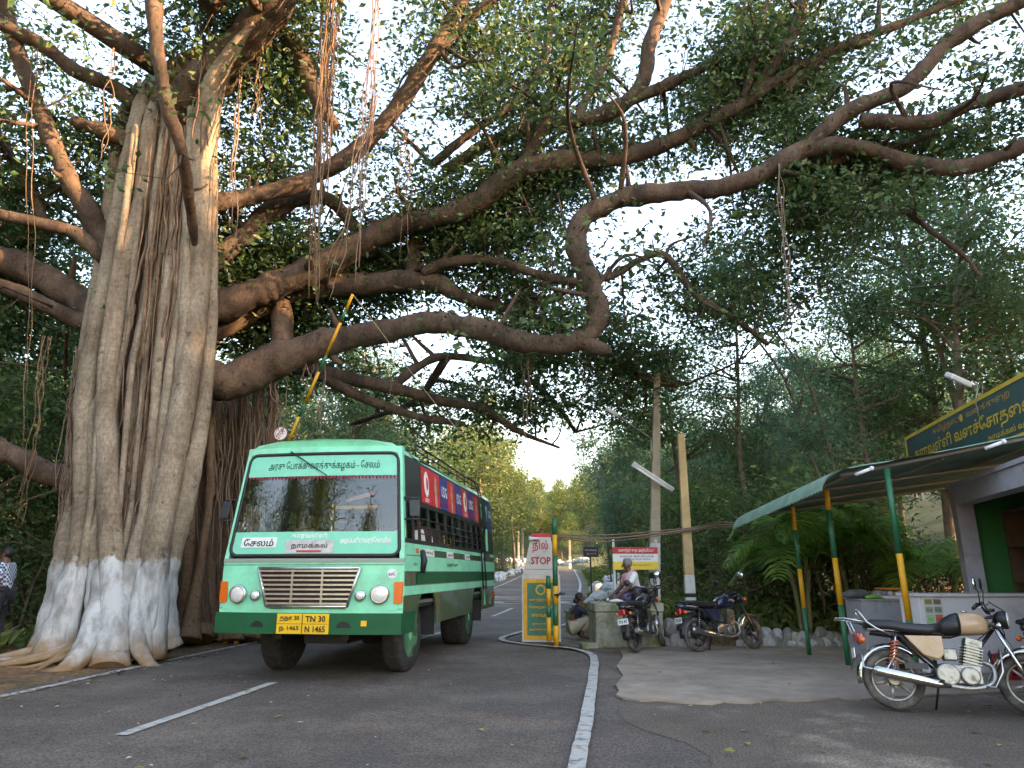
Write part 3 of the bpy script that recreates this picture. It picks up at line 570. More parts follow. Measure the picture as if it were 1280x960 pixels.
# ------------------------------------------------------------------ forest
wood_m = mat('forest_bark', (.13, .095, .07), .95, var=.35, scale=4, bump=.6, bscale=30, c2=(.22, .17, .12))
LM = [leafmat('broad_leaf', [(0, (.05, .1, .045)), (.6, (.08, .155, .065)), (1, (.13, .2, .075))], .45),
      leafmat('bamboo_leaf', [(0, (.055, .125, .08)), (.6, (.085, .175, .105)), (1, (.13, .22, .11))], .5),
      leafmat('light_leaf', [(0, (.06, .1, .025)), (.6, (.1, .15, .04)), (1, (.2, .2, .06))], .4),  # lighter, yellower leaf: sunlight on the far trees put into the colour
      leafmat('shrub_leaf', [(0, (.05, .105, .038)), (.55, (.09, .165, .055)), (1, (.18, .23, .07))], .45)]
def grow(seed, h, cw, ncl, nlf, lsize, lm, clr=.5, lean=.06, low=.3, aspect=.45, droop=.3, stems=1):
    r = np.random.default_rng(seed); mb = MB(); P = []; O = []; tips = []
    for s_ in range(stems):
        base = np.array([r.normal() * .25 * (stems > 1), r.normal() * .25 * (stems > 1), -.15]); a = r.uniform(0, 6.28); ln = lean * (1 + 2 * (stems > 1))
        pts = [base + np.array([math.cos(a) * ln * h * t ** 1.5 + r.normal() * .04 * h * t * .4, math.sin(a) * ln * h * t ** 1.5 + r.normal() * .04 * h * t * .4, h * .93 * t]) for t in np.linspace(0, 1, 6)]
        C = cr(pts, 4); r0 = h * (.011 if low < .35 else .0075) / math.sqrt(stems) + .015; mb.tube(C, list(np.linspace(r0, r0 * .2, len(C))), 7)
        for k in range(int(26 / stems) + 4):
            t = r.uniform(low, 1) ; q = C[int(t * (len(C) - 1))]; a2 = r.uniform(0, 6.28); L_ = cw * (math.sin(math.pi * min(1, (t - low) / (1 - low) * .8 + .16)) * .9 + .12) * r.uniform(.6, 1.1)
            e = q + np.array([math.cos(a2) * L_, math.sin(a2) * L_, L_ * r.uniform(.1, .65)]); m_ = (q + e) / 2 + r.normal(size=3) * .12 * L_; D = cr([q, m_, e], 4)
            mb.tube(D, list(np.linspace(r0 * .42, .01, len(D))), 5, cap=False); tips.append(D[3:])
        tips.append(C[-4:])
    tips = np.vstack(tips)
    for p in tips[r.integers(0, len(tips), ncl)]:
        n_ = int(nlf * r.uniform(.5, 1.5)); c_ = p + r.normal(size=3) * .35 * clr; q = r.normal(size=(n_, 3)) * np.array([clr, clr, clr * .55]) * r.uniform(.6, 1.2); P.append(c_ + q); O.append(q * 1.2)
    P = np.vstack(P); O = np.vstack(O); return mb.mesh('trunk', fix=False), leaves('crown', P, lsize, aspect, droop, .6, r, out=O), lm
def bamboo(seed, h, n, spread, lm):
    r = np.random.default_rng(seed); mb = MB(); P = []; O = []
    for k in range(n):
        a = r.uniform(0, 6.28); b = np.array([math.cos(a), math.sin(a), 0]) * r.uniform(0, .6); hh = h * r.uniform(.6, 1.05); s_ = spread * r.uniform(.4, 1.1)
        pts = np.array([b * (1 + t) + np.array([math.cos(a) * s_ * t ** 2.6, math.sin(a) * s_ * t ** 2.6, hh * (t - .22 * t ** 4) - .1]) for t in np.linspace(0, 1, 9)]); C = cr(pts, 3)
        mb.tube(C, list(np.linspace(.045, .008, len(C))), 5, cap=False)
        for t in r.uniform(.22, 1, 16):
            q = C[int(t * (len(C) - 1))]; d = r.normal(size=3); d[2] = abs(d[2]) * .2 - .1; d /= np.linalg.norm(d); L_ = r.uniform(.4, 1.2)
            for u in np.linspace(.2, 1, 5):
                n_ = 9; c_ = q + d * L_ * u + np.array([0, 0, -.35 * u * u]); w = r.normal(size=(n_, 3)) * .15; P.append(c_ + w); O.append(w * 2 + d * .5)
    P = np.vstack(P); O = np.vstack(O); return mb.mesh('culms', fix=False), leaves('crown', P, .24, .2, .75, .5, r, out=O), lm
PR = {'broad0': grow(1, 12, 2.6, 220, 62, .145, LM[0]), 'broad1': grow(2, 14, 3.0, 250, 62, .145, LM[0], low=.25), 'broad2': grow(3, 10, 2.8, 230, 62, .14, LM[3], low=.2),
      'thin0': grow(4, 13, 2.0, 130, 60, .14, LM[0], lean=.12, low=.42), 'thin1': grow(5, 12, 2.2, 130, 60, .14, LM[1], lean=.1, low=.4, stems=2),
      'light0': grow(6, 11, 3.2, 200, 42, .22, LM[2], clr=.6, low=.2), 'light1': grow(7, 13, 2.8, 190, 42, .22, LM[2], clr=.6),
      'bam0': bamboo(8, 12, 16, 3.0, LM[1]), 'bam1': bamboo(9, 10, 14, 2.6, LM[1]), 'bam2': bamboo(10, 13, 18, 3.4, LM[1]),
      'shrub0': grow(11, 2.0, .9, 70, 34, .1, LM[3], clr=.25, low=.05, stems=4), 'shrub1': grow(12, 1.6, 1.0, 70, 34, .09, LM[0], clr=.25, low=.05, stems=5), 'shrub2': grow(13, 2.6, 1.0, 80, 34, .12, LM[3], clr=.28, low=.08, stems=4)}
def put(kind, x, y, s, parent=None, label=None, group=None, name=None, cat='tree', rz=None, dz=0):
    tm, cm, lm = PR[kind]; rz = random.uniform(0, 6.28) if rz is None else rz; z = zg(x, y) + dz
    if parent is None:
        e = empty(name or 'forest_tree', (x, y, z), rz, label, cat, group); e.scale = (s, s, s * random.uniform(.92, 1.1)); kids = [(e, None)]
        for nm, me, m in (('culms' if 'bam' in kind else ('stems' if 'shrub' in kind else 'trunk'), tm, wood_m), ('crown', cm, lm)):
            if not me.materials: me.materials.append(m)
            link(nm, me, None, e)
        return e
    for nm, me, m in (('culms' if 'bam' in kind else 'trunk', tm, wood_m), ('crown', cm, lm)):
        if not me.materials: me.materials.append(m)
        o = link(nm, me, None, parent, (x, y, z)); o.rotation_euler = (0, 0, rz); o.scale = (s, s, s * random.uniform(.9, 1.12))
def scatter(n, x0, x1, y0, y1, dmin, ok=lambda x, y: True, taken=None):
    taken = [] if taken is None else taken; out = []; tries = 0
    while len(out) < n and tries < 6000:
        tries += 1; x = random.uniform(x0, x1); y = random.uniform(y0, y1)
        if ok(x, y) and all((x - a) ** 2 + (y - b) ** 2 > dmin * dmin for a, b in taken): taken.append((x, y)); out.append((x, y))
    return out
def forest(name, label):
    e = empty(name, (0, 0, 0)); tag(e, label, 'forest', kind='stuff'); return e
taken = []
# front row on the right, seen one by one
FR = [('bam1', 4.6, 28, .75, 'feathery blue-green bamboo clump arching over the far verge behind the notice board'), ('bam0', 4.6, 31, .95, 'tall bamboo clump drooping over the right verge beyond the wooden poles'),
      ('broad2', 5.2, 21.5, .85, 'dense bushy tree right behind the red and yellow notice board'), ('thin0', 6.3, 19.2, .75, 'slim tree standing just right of the shorter pole'),
      ('bam2', 7.6, 22.5, .72, 'big bamboo clump between the shorter pole and the awning'), ('broad0', 9.6, 19, .75, 'leafy dark tree rising directly behind the corrugated awning'),
      ('thin1', 8.3, 17.4, .8, 'forked slim tree behind the middle awning posts'), ('thin0', 10.6, 17.2, 1.05, 'leaning slim tree left of the painted shop signboard'),
      ('thin0', 12.1, 18.5, 1.1, 'bare-trunked tree just above the shop floodlight'), ('broad1', 12.6, 21, 1, 'broad dark tree behind the shop signboard'), ('light0', 14.5, 19.5, 1, 'paler green tree at the right edge above the signboard'), ('thin1', 14.2, 16.6, 1.1, 'twin-stemmed tree behind the floodlight at the right edge'),
      ('bam1', 10.8, 24, .85, 'bamboo clump filling the gap over the awning')]
for k, x, y, s, lb in FR: put(k, x, y, s, None, lb, 'trees behind the awning and poles', 'bamboo_clump' if 'bam' in k else 'forest_tree', 'bamboo' if 'bam' in k else 'tree'); taken.append((x, y))
f1 = forest('forest', 'dense dark forest filling the slope behind the awning and poles')
for x, y in scatter(58, 4, 40, 19.5, 75, 3.1, lambda x, y: x > float(xr(y)) + 3.2 + .02 * y and not (y < 34 and .3 < x / y < .42), taken):
    put(random.choice(['broad0', 'broad1', 'broad2', 'thin0', 'thin1', 'bam0', 'bam1', 'bam2', 'bam2']), x, y, random.uniform(.8, 1.15), f1)
f2 = forest('forest', 'dark forest on the slope behind the banyan')
t2 = []
for x, y in scatter(85, -45, 2, 17, 95, 2.4, lambda x, y: x < float(xl(y)) - 3.4 and not (x > -9.5 and y < 19), t2):
    put(random.choice(['broad0', 'broad1', 'broad2', 'light0', 'thin1', 'bam0', 'bam2']), x, y, random.uniform(.7, 1.05), f2)
for x, y in scatter(16, -26, -11, 6, 20, 2.0, lambda x, y: True, t2): put(random.choice(['broad2', 'broad0', 'bam1']), x, y, random.uniform(.6, .9), f2)
for k, x, y, s in (('broad0', -6.6, 19.5, .75), ('broad2', -7.6, 22.5, .9), ('broad1', -5.9, 25, .7), ('broad2', -5.2, 29.5, .85), ('broad0', -6.6, 28, .85), ('broad2', -4.3, 36, .9), ('broad1', -5.5, 33, .8), ('bam0', -8.6, 19, .7), ('broad1', -10.6, 17.5, .8), ('broad0', -12.5, 15.5, .8), ('broad2', -11.6, 20, .9), ('bam2', -14, 18, .8)): put(k, x, y, s, f2)
f3 = forest('forest', 'sunlit yellow-green forest on the far hillside at the road end')
for x, y in scatter(300, -45, 55, 111, 190, 3.4): put(random.choice(['light0', 'light1', 'light0', 'broad2', 'light1']), x, y, random.uniform(.7, 1.05), f3)
for k, x, y, s in (('light0', -3.6, 44, 1.0), ('light1', -2.6, 52, 1.05), ('light0', -3.2, 60, 1.2), ('light1', -.8, 68, 1.1), ('light0', -2.5, 76, 1.25), ('light1', .2, 86, 1.2), ('light0', -3, 92, 1.4), ('light0', 9.5, 62, 1.0), ('light1', 11.2, 74, 1.15), ('light0', 12.5, 88, 1.2)): put(k, x, y, s, f3)
f4 = forest('forest', 'unseen trees added past the picture edges for shade and reflections')
for x, y in scatter(34, 17, 42, -8, 14, 2.5): put(random.choice(['broad0', 'broad1', 'light1', 'broad1']), x, y, random.uniform(1.0, 1.3), f4)  # out-of-view trees put in to block the low sun
for x, y in scatter(6, -24, 10, -40, -26, 4.2): put(random.choice(['broad0', 'broad1', 'light1']), x, y, random.uniform(.9, 1.2), f4)
for x, y in scatter(8, -30, -15, -8, 6, 3): put(random.choice(['broad0', 'broad1', 'broad2']), x, y, random.uniform(.8, 1.1), f4)
for x, y, s in ((-12, -6, .95), (-15, -10, 1.1), (-18.5, -7, 1), (-13, -15, 1.15), (-20, -13, 1.1)): put(random.choice(['broad0', 'broad2', 'thin1']), x, y, s, f4)  # unseen trees placed where the bus windscreen reflects them
# shrubs along the verges
ORD = 'first second third fourth fifth sixth seventh eighth ninth tenth eleventh twelfth thirteenth fourteenth'.split()
SH = [(4.3, 18.6), (5.6, 16.4), (5.1, 17.4), (5.6, 17.2), (6.2, 15.8), (7.2, 16.0), (4.9, 18.6), (6.9, 17.3), (4.4, 19.6), (8.9, 15.9), (9.8, 15.4), (11.0, 15.9), (8.1, 16.6), (7.6, 15.3)]
SH.sort(key=lambda p: p[0] / p[1])
for i, (x, y) in enumerate(SH):
    put(random.choice(['shrub0', 'shrub2', 'shrub2', 'shrub1']), x, y, random.uniform(.8, 1.25), None, f'leafy shrub in the thicket behind the stone edging, {ORD[i]} from the left', 'thicket shrubs behind the stone edging', 'shrub', 'shrub')
for x, y in scatter(22, 2, 14, 24, 60, 1.5, lambda x, y: 1.6 < x - float(xr(y)) - (2.2 if y < 40 else .4) < 4.5): put(random.choice(['shrub0', 'shrub2', 'shrub1']), x, y, random.uniform(.7, 1.3), None, 'low green shrub on the verge of the far road, right side', 'verge shrubs on the right', 'shrub', 'shrub')
for x, y in scatter(34, -14, 2, 14, 80, 1.4, lambda x, y: 1.6 < float(xl(y)) - x < 6 and not (x > -9.2 and y < 17)): put(random.choice(['shrub0', 'shrub2', 'shrub1']), x, y, random.uniform(.8, 1.4), None, 'green shrub on the banyan side of the road', 'verge shrubs on the left', 'shrub', 'shrub')
for i, (x, y) in enumerate(sorted(scatter(14, -17, -9.5, 14, 20, 1.1), key=lambda p: p[0] / p[1])): put(random.choice(['shrub0', 'shrub2', 'shrub1']), x, y, random.uniform(.7, 1.2), None, f'dark shrub in the shade beside the banyan trunk, {ORD[i]} from the left edge', 'shrubs beside the banyan', 'shrub', 'shrub')
# grass tufts along the edges
def tufts(pts, n, h):
    V = []; F = []
    for (x, y) in pts:
        z = zg(x, y)
        for k in range(n):
            a = random.uniform(0, 6.28); d = Vector((math.cos(a), math.sin(a), 0)); b = Vector((x + random.gauss(0, .07), y + random.gauss(0, .07), z - .01)); hh = h * random.uniform(.5, 1.3); w = Vector((-d.y, d.x, 0)) * .006
            i = len(V); V += [b - w, b + w, b + d * hh * .25 + Vector((0, 0, hh * .7)) + w * .7, b + d * hh * random.uniform(.5, .9) + Vector((0, 0, hh * random.uniform(.6, 1)))]; F += [(i, i + 1, i + 2), (i, i + 2, i + 3)]
    return npmesh('grass', [tuple(v) for v in V], F)
gpts = [(float(xr(y)) + random.uniform(.5, 3.4), y) for y in np.random.default_rng(3).uniform(17, 70, 900)] + [(float(xl(y)) - random.uniform(.6, 4.5), y) for y in np.random.default_rng(4).uniform(17, 80, 900)]
gpts += [(random.uniform(2.9, 8.5), random.uniform(14.5, 17)) for _ in range(260)] + [(random.uniform(-15, -8), random.uniform(9, 16)) for _ in range(160)]
tag(link('grass', tufts(gpts, 14, .3), LM[2]), 'grass growing along the road verges', 'grass', kind='stuff')
# ------------------------------------------------------------------ bus
def glass(name, tint=(1, 1, 1), ior=1.5, rough=.0, refl=1.):
    m = bpy.data.materials.new(name); m.use_nodes = True; t = m.node_tree; n = t.nodes; L = t.links; n.remove(n['Principled BSDF'])
    tr = n.new('ShaderNodeBsdfTransparent'); tr.inputs[0].default_value = tuple(tint) + (1,); gl = n.new('ShaderNodeBsdfGlossy'); gl.inputs['Roughness'].default_value = rough
    fr = n.new('ShaderNodeFresnel'); fr.inputs[0].default_value = ior; mx = n.new('ShaderNodeMixShader'); L.new(fr.outputs[0], mx.inputs[0]); L.new(tr.outputs[0], mx.inputs[1]); L.new(gl.outputs[0], mx.inputs[2]); L.new(mx.outputs[0], n['Material Output'].inputs[0]); return m
LG = mat('bus_light_green', s2l((120, 222, 184)), .4, var=.06, scale=3, coat=.12, dirt=s2l((118, 168, 138)), dirts=2.2, dirtw=(.45, .85))
DG = mat('bus_dark_green', s2l((0, 84, 52)), .55, var=.1, scale=3, spec=.3)
OG = mat('bus_lower_green', s2l((58, 88, 62)), .3, var=.25, scale=2.2, coat=.4, dirt=s2l((84, 76, 58)), dirts=1.6, dirtw=(.42, .7))
BLK = mat('black_rubber', (.012, .012, .013), .55); DK = mat('dark_metal', (.03, .032, .035), .45, metal=.3)
CHR = mat('dull_chrome', (.55, .55, .53), .3, metal=.9, var=.1, scale=20); STEEL = mat('steel', (.5, .5, .5), .28, metal=1.)
TYRE = mat('tyre', (.022, .021, .02), .85, var=.2, scale=30, dirt=(.1, .085, .07), dirts=9, dirtw=(.5, .75))
TEAL = mat('teal_band', s2l((110, 205, 175)), .5, var=.05); WHT = mat('white_paint', (.75, .75, .73), .5, var=.04); REDP = mat('red_paint', (.5, .02, .03), .5); NAVY = mat('navy_print', (.02, .045, .22), .5); REDF = mat('red_print', (.55, .025, .035), .5)
YEL = mat('plate_yellow', (.85, .47, .02), .45); INK = mat('black_ink', (.01, .01, .01), .6); GINK = mat('green_ink', s2l((8, 50, 38)), .6)
AMB = mat('amber_lens', (.75, .12, .01), .2, coat=.5); LENS = mat('lamp_lens', (.72, .72, .7), .22, metal=.25); SCREEN = glass('windscreen_glass', (.86, .92, .9), 2.1); PANE = glass('window_glass', (.5, .55, .55), 1.5)
SEATM = mat('seat_vinyl', (.06, .035, .03), .6); INT = mat('cabin_lining', (.1, .12, .11), .8); BRASS = mat('brass', (.6, .42, .15), .3, metal=1.)
bus = empty('bus', (-2.60, 9.42, 0), R(-7.8), 'green passenger bus with yellow number plate driving towards the viewer', 'bus')
HW, LEN = 1.225, 7.3
def bw(v):
    x, y, z = v; t = min(1, max(0, (z - 1.5) / 1.45)); x *= 1 - .105 * t
    if y < 1: y += (1 - y) * (.17 * t + .09 * (x / 1.2) ** 2)
    return (x, y, z)
def part(mb, name, m, parent=None, **k): return mb.build(name, m, parent or bus, warp=bw, **k)
FRN = lambda x, y, z: frame((x, y, z), (1, 0, 0), (0, 0, 1)); SID = lambda x, y, z: frame((x, y, z), (0, 1, 0), (0, 0, 1))
def ftext(s, h, w, x, y, z, m, parent=None, bold=.01): return text(s, h, w, FRN(x, y, z), m, parent or bus, bold=bold, warp=bw)
def stext(s, h, w, y, z, m, parent=None, x=HW + .012, bold=.01): return text(s, h, w, SID(x, y, z), m, parent or bus, bold=bold, warp=bw)
# front
fp = part(MB().box(-HW, HW, 0, .05, .84, 1.52, nx=14), 'front_panel', LG)
bp_ = part(MB().box(-HW - .01, HW + .01, -.07, .12, .60, .85, nx=14), 'bumper', DG, bevel=.0)
for s in (-1, 1): part(MB().box(min(s * (HW - .05), s * (HW + .012)), max(s * (HW - .05), s * (HW + .012)), .12, .62, .60, .85), 'bumper_end', DG, bp_)
for x in (-.62, .52):
    mb = MB(); mb.prism([(.09 * math.cos(a), .075 * math.sin(a)) for a in np.linspace(0, math.pi, 9)], (x, -.074, .68), (1, 0, 0), (0, 0, 1), (0, .05, 0)); part(mb, 'tow_slot', INK, bp_)
part(MB().box(.74, .81, -.085, -.06, .70, .765), 'marker_lamp', YEL, bp_)
tr_ = part(MB().box(-HW, HW, -.012, .04, 1.475, 1.52, nx=14), 'trim_strip', mat('grey_trim', (.28, .29, .27), .5))
# raised lamp panels beside the grille
for s in (-1, 1):
    mb = MB(); mb.prism([(s * .62, 1.34), (s * 1.17, 1.34), (s * 1.17, .89), (s * .5, .89)], (0, -.012, 0), (1, 0, 0), (0, 0, 1), (0, .02, 0)); part(mb, 'lamp_panel', LG)
    h = part(MB().lathe([(.105, .02), (.12, -.01), (.118, -.05), (.1, -.06)], (s * .945, -.015, 1.075), 'y', 20), 'headlight', CHR); part(MB().lathe([(.0, -.07), (.05, -.068), (.085, -.062), (.098, -.055)], (s * .945, -.015, 1.075), 'y', 20), 'lens', LENS, h)
    h = part(MB().lathe([(.06, .02), (.07, -.01), (.066, -.045), (.05, -.05)], (s * .7, -.015, 1.06), 'y', 16), 'fog_light', CHR); part(MB().lathe([(.0, -.065), (.04, -.06), (.05, -.05)], (s * .7, -.015, 1.06), 'y', 16), 'lens', LENS, h)
    part(MB().box(min(s * 1.12, s * 1.222), max(s * 1.12, s * 1.222), -.035, .02, .97, 1.23, nx=2), 'indicator', AMB)
for z in (.9, 1.44): part(MB().box(-HW, HW, -.0025, 0, z - .003, z + .003, nx=14), 'panel_seam', INK, fp)
gr = MB()
for k in range(10):
    a, b = -1 + .2 * k, -.8 + .2 * k; gr.prism([(.66 * a, 1.385), (.66 * b, 1.385), (.52 * b, .945), (.52 * a, .945)], (0, -.02, 0), (1, 0, 0), (0, 0, 1), (0, .012, 0))
gr = part(gr, 'grille', INK)
for k in range(8):
    z = .965 + k * .057; w = .53 + .135 * (z - .945) / .44; part(MB().box(-w, w, -.055, -.022, z - .011, z + .011, nx=6), 'slat', CHR, gr)
for x in (-.2, .2): part(MB().box(x - .012, x + .012, -.05, -.022, .95, 1.38), 'mullion', CHR, gr)
mb = MB()
for a, b in (((-.68, 1.4), (.68, 1.4)), ((-.535, .93), (.535, .93)), ((-.68, 1.4), (-.535, .93)), ((.68, 1.4), (.535, .93))): mb.bar((a[0], -.04, a[1]), (b[0], -.04, b[1]), .02, 6)
part(mb, 'grille_frame', CHR, gr)
ftext('கசே', .05, .09, 1.08, -.016, 1.33, INK); part(MB().lathe([(.06, 0), (.06, -.006)], (1.08, -.008, 1.33), 'y', 16), 'badge', WHT)
npz = part(MB().box(-.34, .34, -.1, -.075, .605, .845), 'number_plate', YEL, bevel=.004)
part(MB().box(-.004, .004, -.103, -.1, .61, .84), 'divider', INK, npz); part(MB().box(-.33, .33, -.103, -.1, .723, .727), 'divider', INK, npz)
for s_, x, z in (('தநா 30', -.17, .785), ('TN 30', .17, .785), ('ந 1465', -.17, .665), ('N 1465', .17, .665)): ftext(s_, .075, .26, x, -.104, z, INK, npz, .02)
# windscreen with its bands, frame and pillars
def rrect(x0, x1, z0, z1, r, n=5):
    o = []
    for cx_, cz, a0 in ((x1 - r, z1 - r, 0), (x0 + r, z1 - r, 90), (x0 + r, z0 + r, 180), (x1 - r, z0 + r, 270)):
        for k in range(n + 1): a = R(a0 + 90 * k / n); o.append((cx_ + r * math.cos(a), cz + r * math.sin(a)))
    return o
mb = MB(); nx, nz = 14, 8
for i in range(nx):
    for k in range(nz): 
        x0, x1 = -1.16 + 2.32 * i / nx, -1.16 + 2.32 * (i + 1) / nx; z0, z1 = 1.58 + 1.32 * k / nz, 1.58 + 1.32 * (k + 1) / nz; mb.add([(x0, .012, z0), (x1, .012, z0), (x1, .012, z1), (x0, .012, z1)], [(0, 1, 2, 3)], 0, True)
ws = part(mb, 'windscreen', SCREEN, fix=False)
bm = bmesh.new(); bm.from_mesh(ws.data); bmesh.ops.remove_doubles(bm, verts=bm.verts, dist=1e-4); bm.to_mesh(ws.data); bm.free()
path = rrect(-1.165, 1.165, 1.555, 2.905, .11); dense = []
for a, b in zip(path, path[1:] + path[:1]):
    k = max(1, int(math.dist(a, b) / .15)); dense += [(a[0] + (b[0] - a[0]) * t / k, a[1] + (b[1] - a[1]) * t / k) for t in range(k)]
part(MB().tube([(x, .005, z) for x, z in dense], .024, 8, closed=True), 'windscreen_seal', BLK)
lb = part(MB().box(-1.15, 1.15, .004, .0095, 1.575, 1.86, nx=14), 'lower_band', TEAL); ub = part(MB().box(-1.15, 1.15, .004, .0095, 2.6, 2.895, nx=14), 'upper_band', TEAL)
ftext('அரசு ேபாக்குவரத்துக்கழகம் - ேசலம்', .15, 1.72, .03, .001, 2.735, GINK, ub, .012)
q = part(MB().box(-1.02, -.5, -.002, .003, 1.66, 1.79, nx=4), 'destination_card', WHT, lb); ftext('ேசலம்', .1, .44, -.76, -.005, 1.725, INK, q, .02)
q = part(MB().box(-.36, .3, -.002, .003, 1.59, 1.75, nx=4), 'destination_card', mat('faded_card', (.5, .46, .45), .6, var=.2, scale=9), lb); ftext('நாமக்கல்', .09, .5, -.03, -.005, 1.675, INK, q, .015); part(MB().box(-.2, .14, -.0065, -.003, 1.6, 1.622, nx=3), 'red_print', REDF, q)
ftext('காரவள்ளி', .075, .5, -.05, -.001, 1.805, WHT, lb, .03); ftext('அறப்பளீஸ்வரர்ேகாவில்', .1, .68, .72, -.001, 1.74, WHT, lb, .03)
mb = MB()
for k in range(44):
    x = -1.1 + 2.2 * k / 43; mb.prism([(x - .02, 2.6), (x + .02, 2.6), (x + .014, 2.57), (x, 2.56 - .02 * random.random()), (x - .014, 2.57)], (0, .003, 0), (1, 0, 0), (0, 0, 1), (0, .004, 0))
part(mb, 'fringe', mat('maroon_fringe', (.22, .02, .035), .7), ub)
part(MB().box(.28, .86, .028, .034, 2.155, 2.195, nx=5), 'windscreen_sticker', mat('orange_print', (.8, .3, .04), .6)); mb = MB(); mb.prism([(.42, 2.24), (.8, 2.33), (.8, 2.39), (.42, 2.285)], (0, .028, 0), (1, 0, 0), (0, 0, 1), (0, .005, 0)); part(mb, 'windscreen_sticker', mat('pink_print', (.75, .28, .26), .6))
for s in (-1, 1): part(MB().box(min(s * 1.165, s * HW), max(s * 1.165, s * HW), 0, .12, 1.52, 2.95), 'corner_pillar', LG)
hd = part(MB().box(-HW, HW, .0, .14, 2.915, 3.0, nx=14), 'roof_header', LG)
wp = MB().tube([(-.5, -.03, 2.94), (-.2, -.045, 2.78), (.12, -.04, 2.6)], [.011, .009, .007], 6); part(wp, 'wiper', BLK)
# sides
def sidewall(s, name):
    out = [(0, .62)] ; 
    for c in (1.35, 5.3): out += [(c - .56, .62)] + [(c - .56 * math.cos(a), .62 + .52 * math.sin(a) ** .7) for a in np.linspace(.25, math.pi - .25, 9)] + [(c + .56, .62)]
    out += [(LEN, .62), (LEN, 1.72), (0, 1.72)]
    mb = MB(); mb.prism(out, (s * HW, 0, 0), (0, 1, 0), (0, 0, 1), (-s * .03, 0, 0)); return part(mb, name, OG)
wl = sidewall(1, 'side_panel'); wr = sidewall(-1, 'side_panel')
for s, w in ((1, wl), (-1, wr)):
    def bandbox(z0, z1, m, y0=.02, y1=LEN - .01, nm='stripe', d=.006):
        a, b = s * HW, s * (HW + d); part(MB().box(min(a, b), max(a, b), y0, y1, z0, z1, ny=6), nm, m, w)
    bandbox(1.36, 1.56, LG); bandbox(1.19, 1.345, DG, .7); bandbox(1.06, 1.175, LG, .02); bandbox(1.57, 1.72, LG, .02, .95); bandbox(.86, 1.05, OG, .02, .72)
    bandbox(1.66, 1.72, LG, .96)
for y, w_ in ((1.35, .62), (2.75, .48), (4.2, .45), (5.75, .3)):
    q = part(MB().box(HW + .006, HW + .012, y - w_ / 2, y + w_ / 2, 1.565, 1.665), 'side_label', WHT, wl); stext({1.35: 'முன்வழி', 2.75: 'அவசரம்', 4.2: 'வழி', 5.75: 'ஏறு'}[y], .06, w_ * .8, y, 1.615, INK, q, HW + .015)
stext('தமிழ்நாடு அரசு', .075, .8, 2.9, 1.46, GINK, wl); stext('சேலம்', .05, .2, .55, 1.46, GINK, wl)
part(MB().box(HW, HW + .015, .6, .75, 1.6, 1.66), 'side_marker', AMB, wl); part(MB().box(HW, HW + .02, 7.05, 7.25, .78, .92), 'rear_marker', AMB, wl)
part(MB().tube([(HW + .02, .9, 1.64), (HW + .05, .9, 1.5), (HW + .02, .9, 1.34)], .045, 8), 'door_handle', BLK, wl)
# window band: pillars, bars, panes
NP = 9; y0w, y1w = .95, 6.0
for s in (1, -1):
    mb = MB(); mb.box(min(s * (HW - .03), s * HW), max(s * (HW - .03), s * HW), 0.05, LEN, 1.72, 1.78); mb.box(min(s * (HW - .03), s * HW), max(s * (HW - .03), s * HW), 0.05, LEN, 2.26, 2.32)
    for k in range(NP + 1): y = y0w + (y1w - y0w) * k / NP; mb.box(min(s * (HW - .03), s * (HW + .003)), max(s * (HW - .03), s * (HW + .003)), y - .03, y + .03, 1.78, 2.26)
    wf = part(mb, 'window_frame', DK)
    for k in range(NP):
        y = y0w + (y1w - y0w) * k / NP; b = (y1w - y0w) / NP
        if k >= 3 or s < 0: part(MB().box(s * (HW - .02) - .002, s * (HW - .02) + .002, y + .03, y + b * (1 if k > 4 else .55), 1.79, 2.25), 'pane', PANE, wf)
    for z in (1.87, 1.97, 2.08): part(MB().bar((s * (HW + .012), y0w, z), (s * (HW + .012), y1w, z), .009, 5), 'guard_bar', DK, wf)
    up = part(MB().box(min(s * (HW - .03), s * HW), max(s * (HW - .03), s * HW), .12, LEN, 2.32, 2.9, ny=4), 'upper_panel', mat('dark_panel', (.02, .022, .028), .35))
    # rear doorway: light green jambs, dark opening
    mb = MB()
    for y in (6.08, 6.72): mb.box(min(s * (HW - .03), s * (HW + .012)), max(s * (HW - .03), s * (HW + .012)), y - .035, y + .035, .7, 2.75)
    part(mb, 'door_jamb', LG); part(MB().box(min(s * (HW + .007), s * (HW + .01)), max(s * (HW + .007), s * (HW + .01)), 6.115, 6.685, .75, 1.72), 'rear_door', OG)
    part(MB().box(min(s * (HW - .03), s * HW), max(s * (HW - .03), s * HW), 6.76, LEN, 1.78, 2.26), 'rear_quarter', DK)
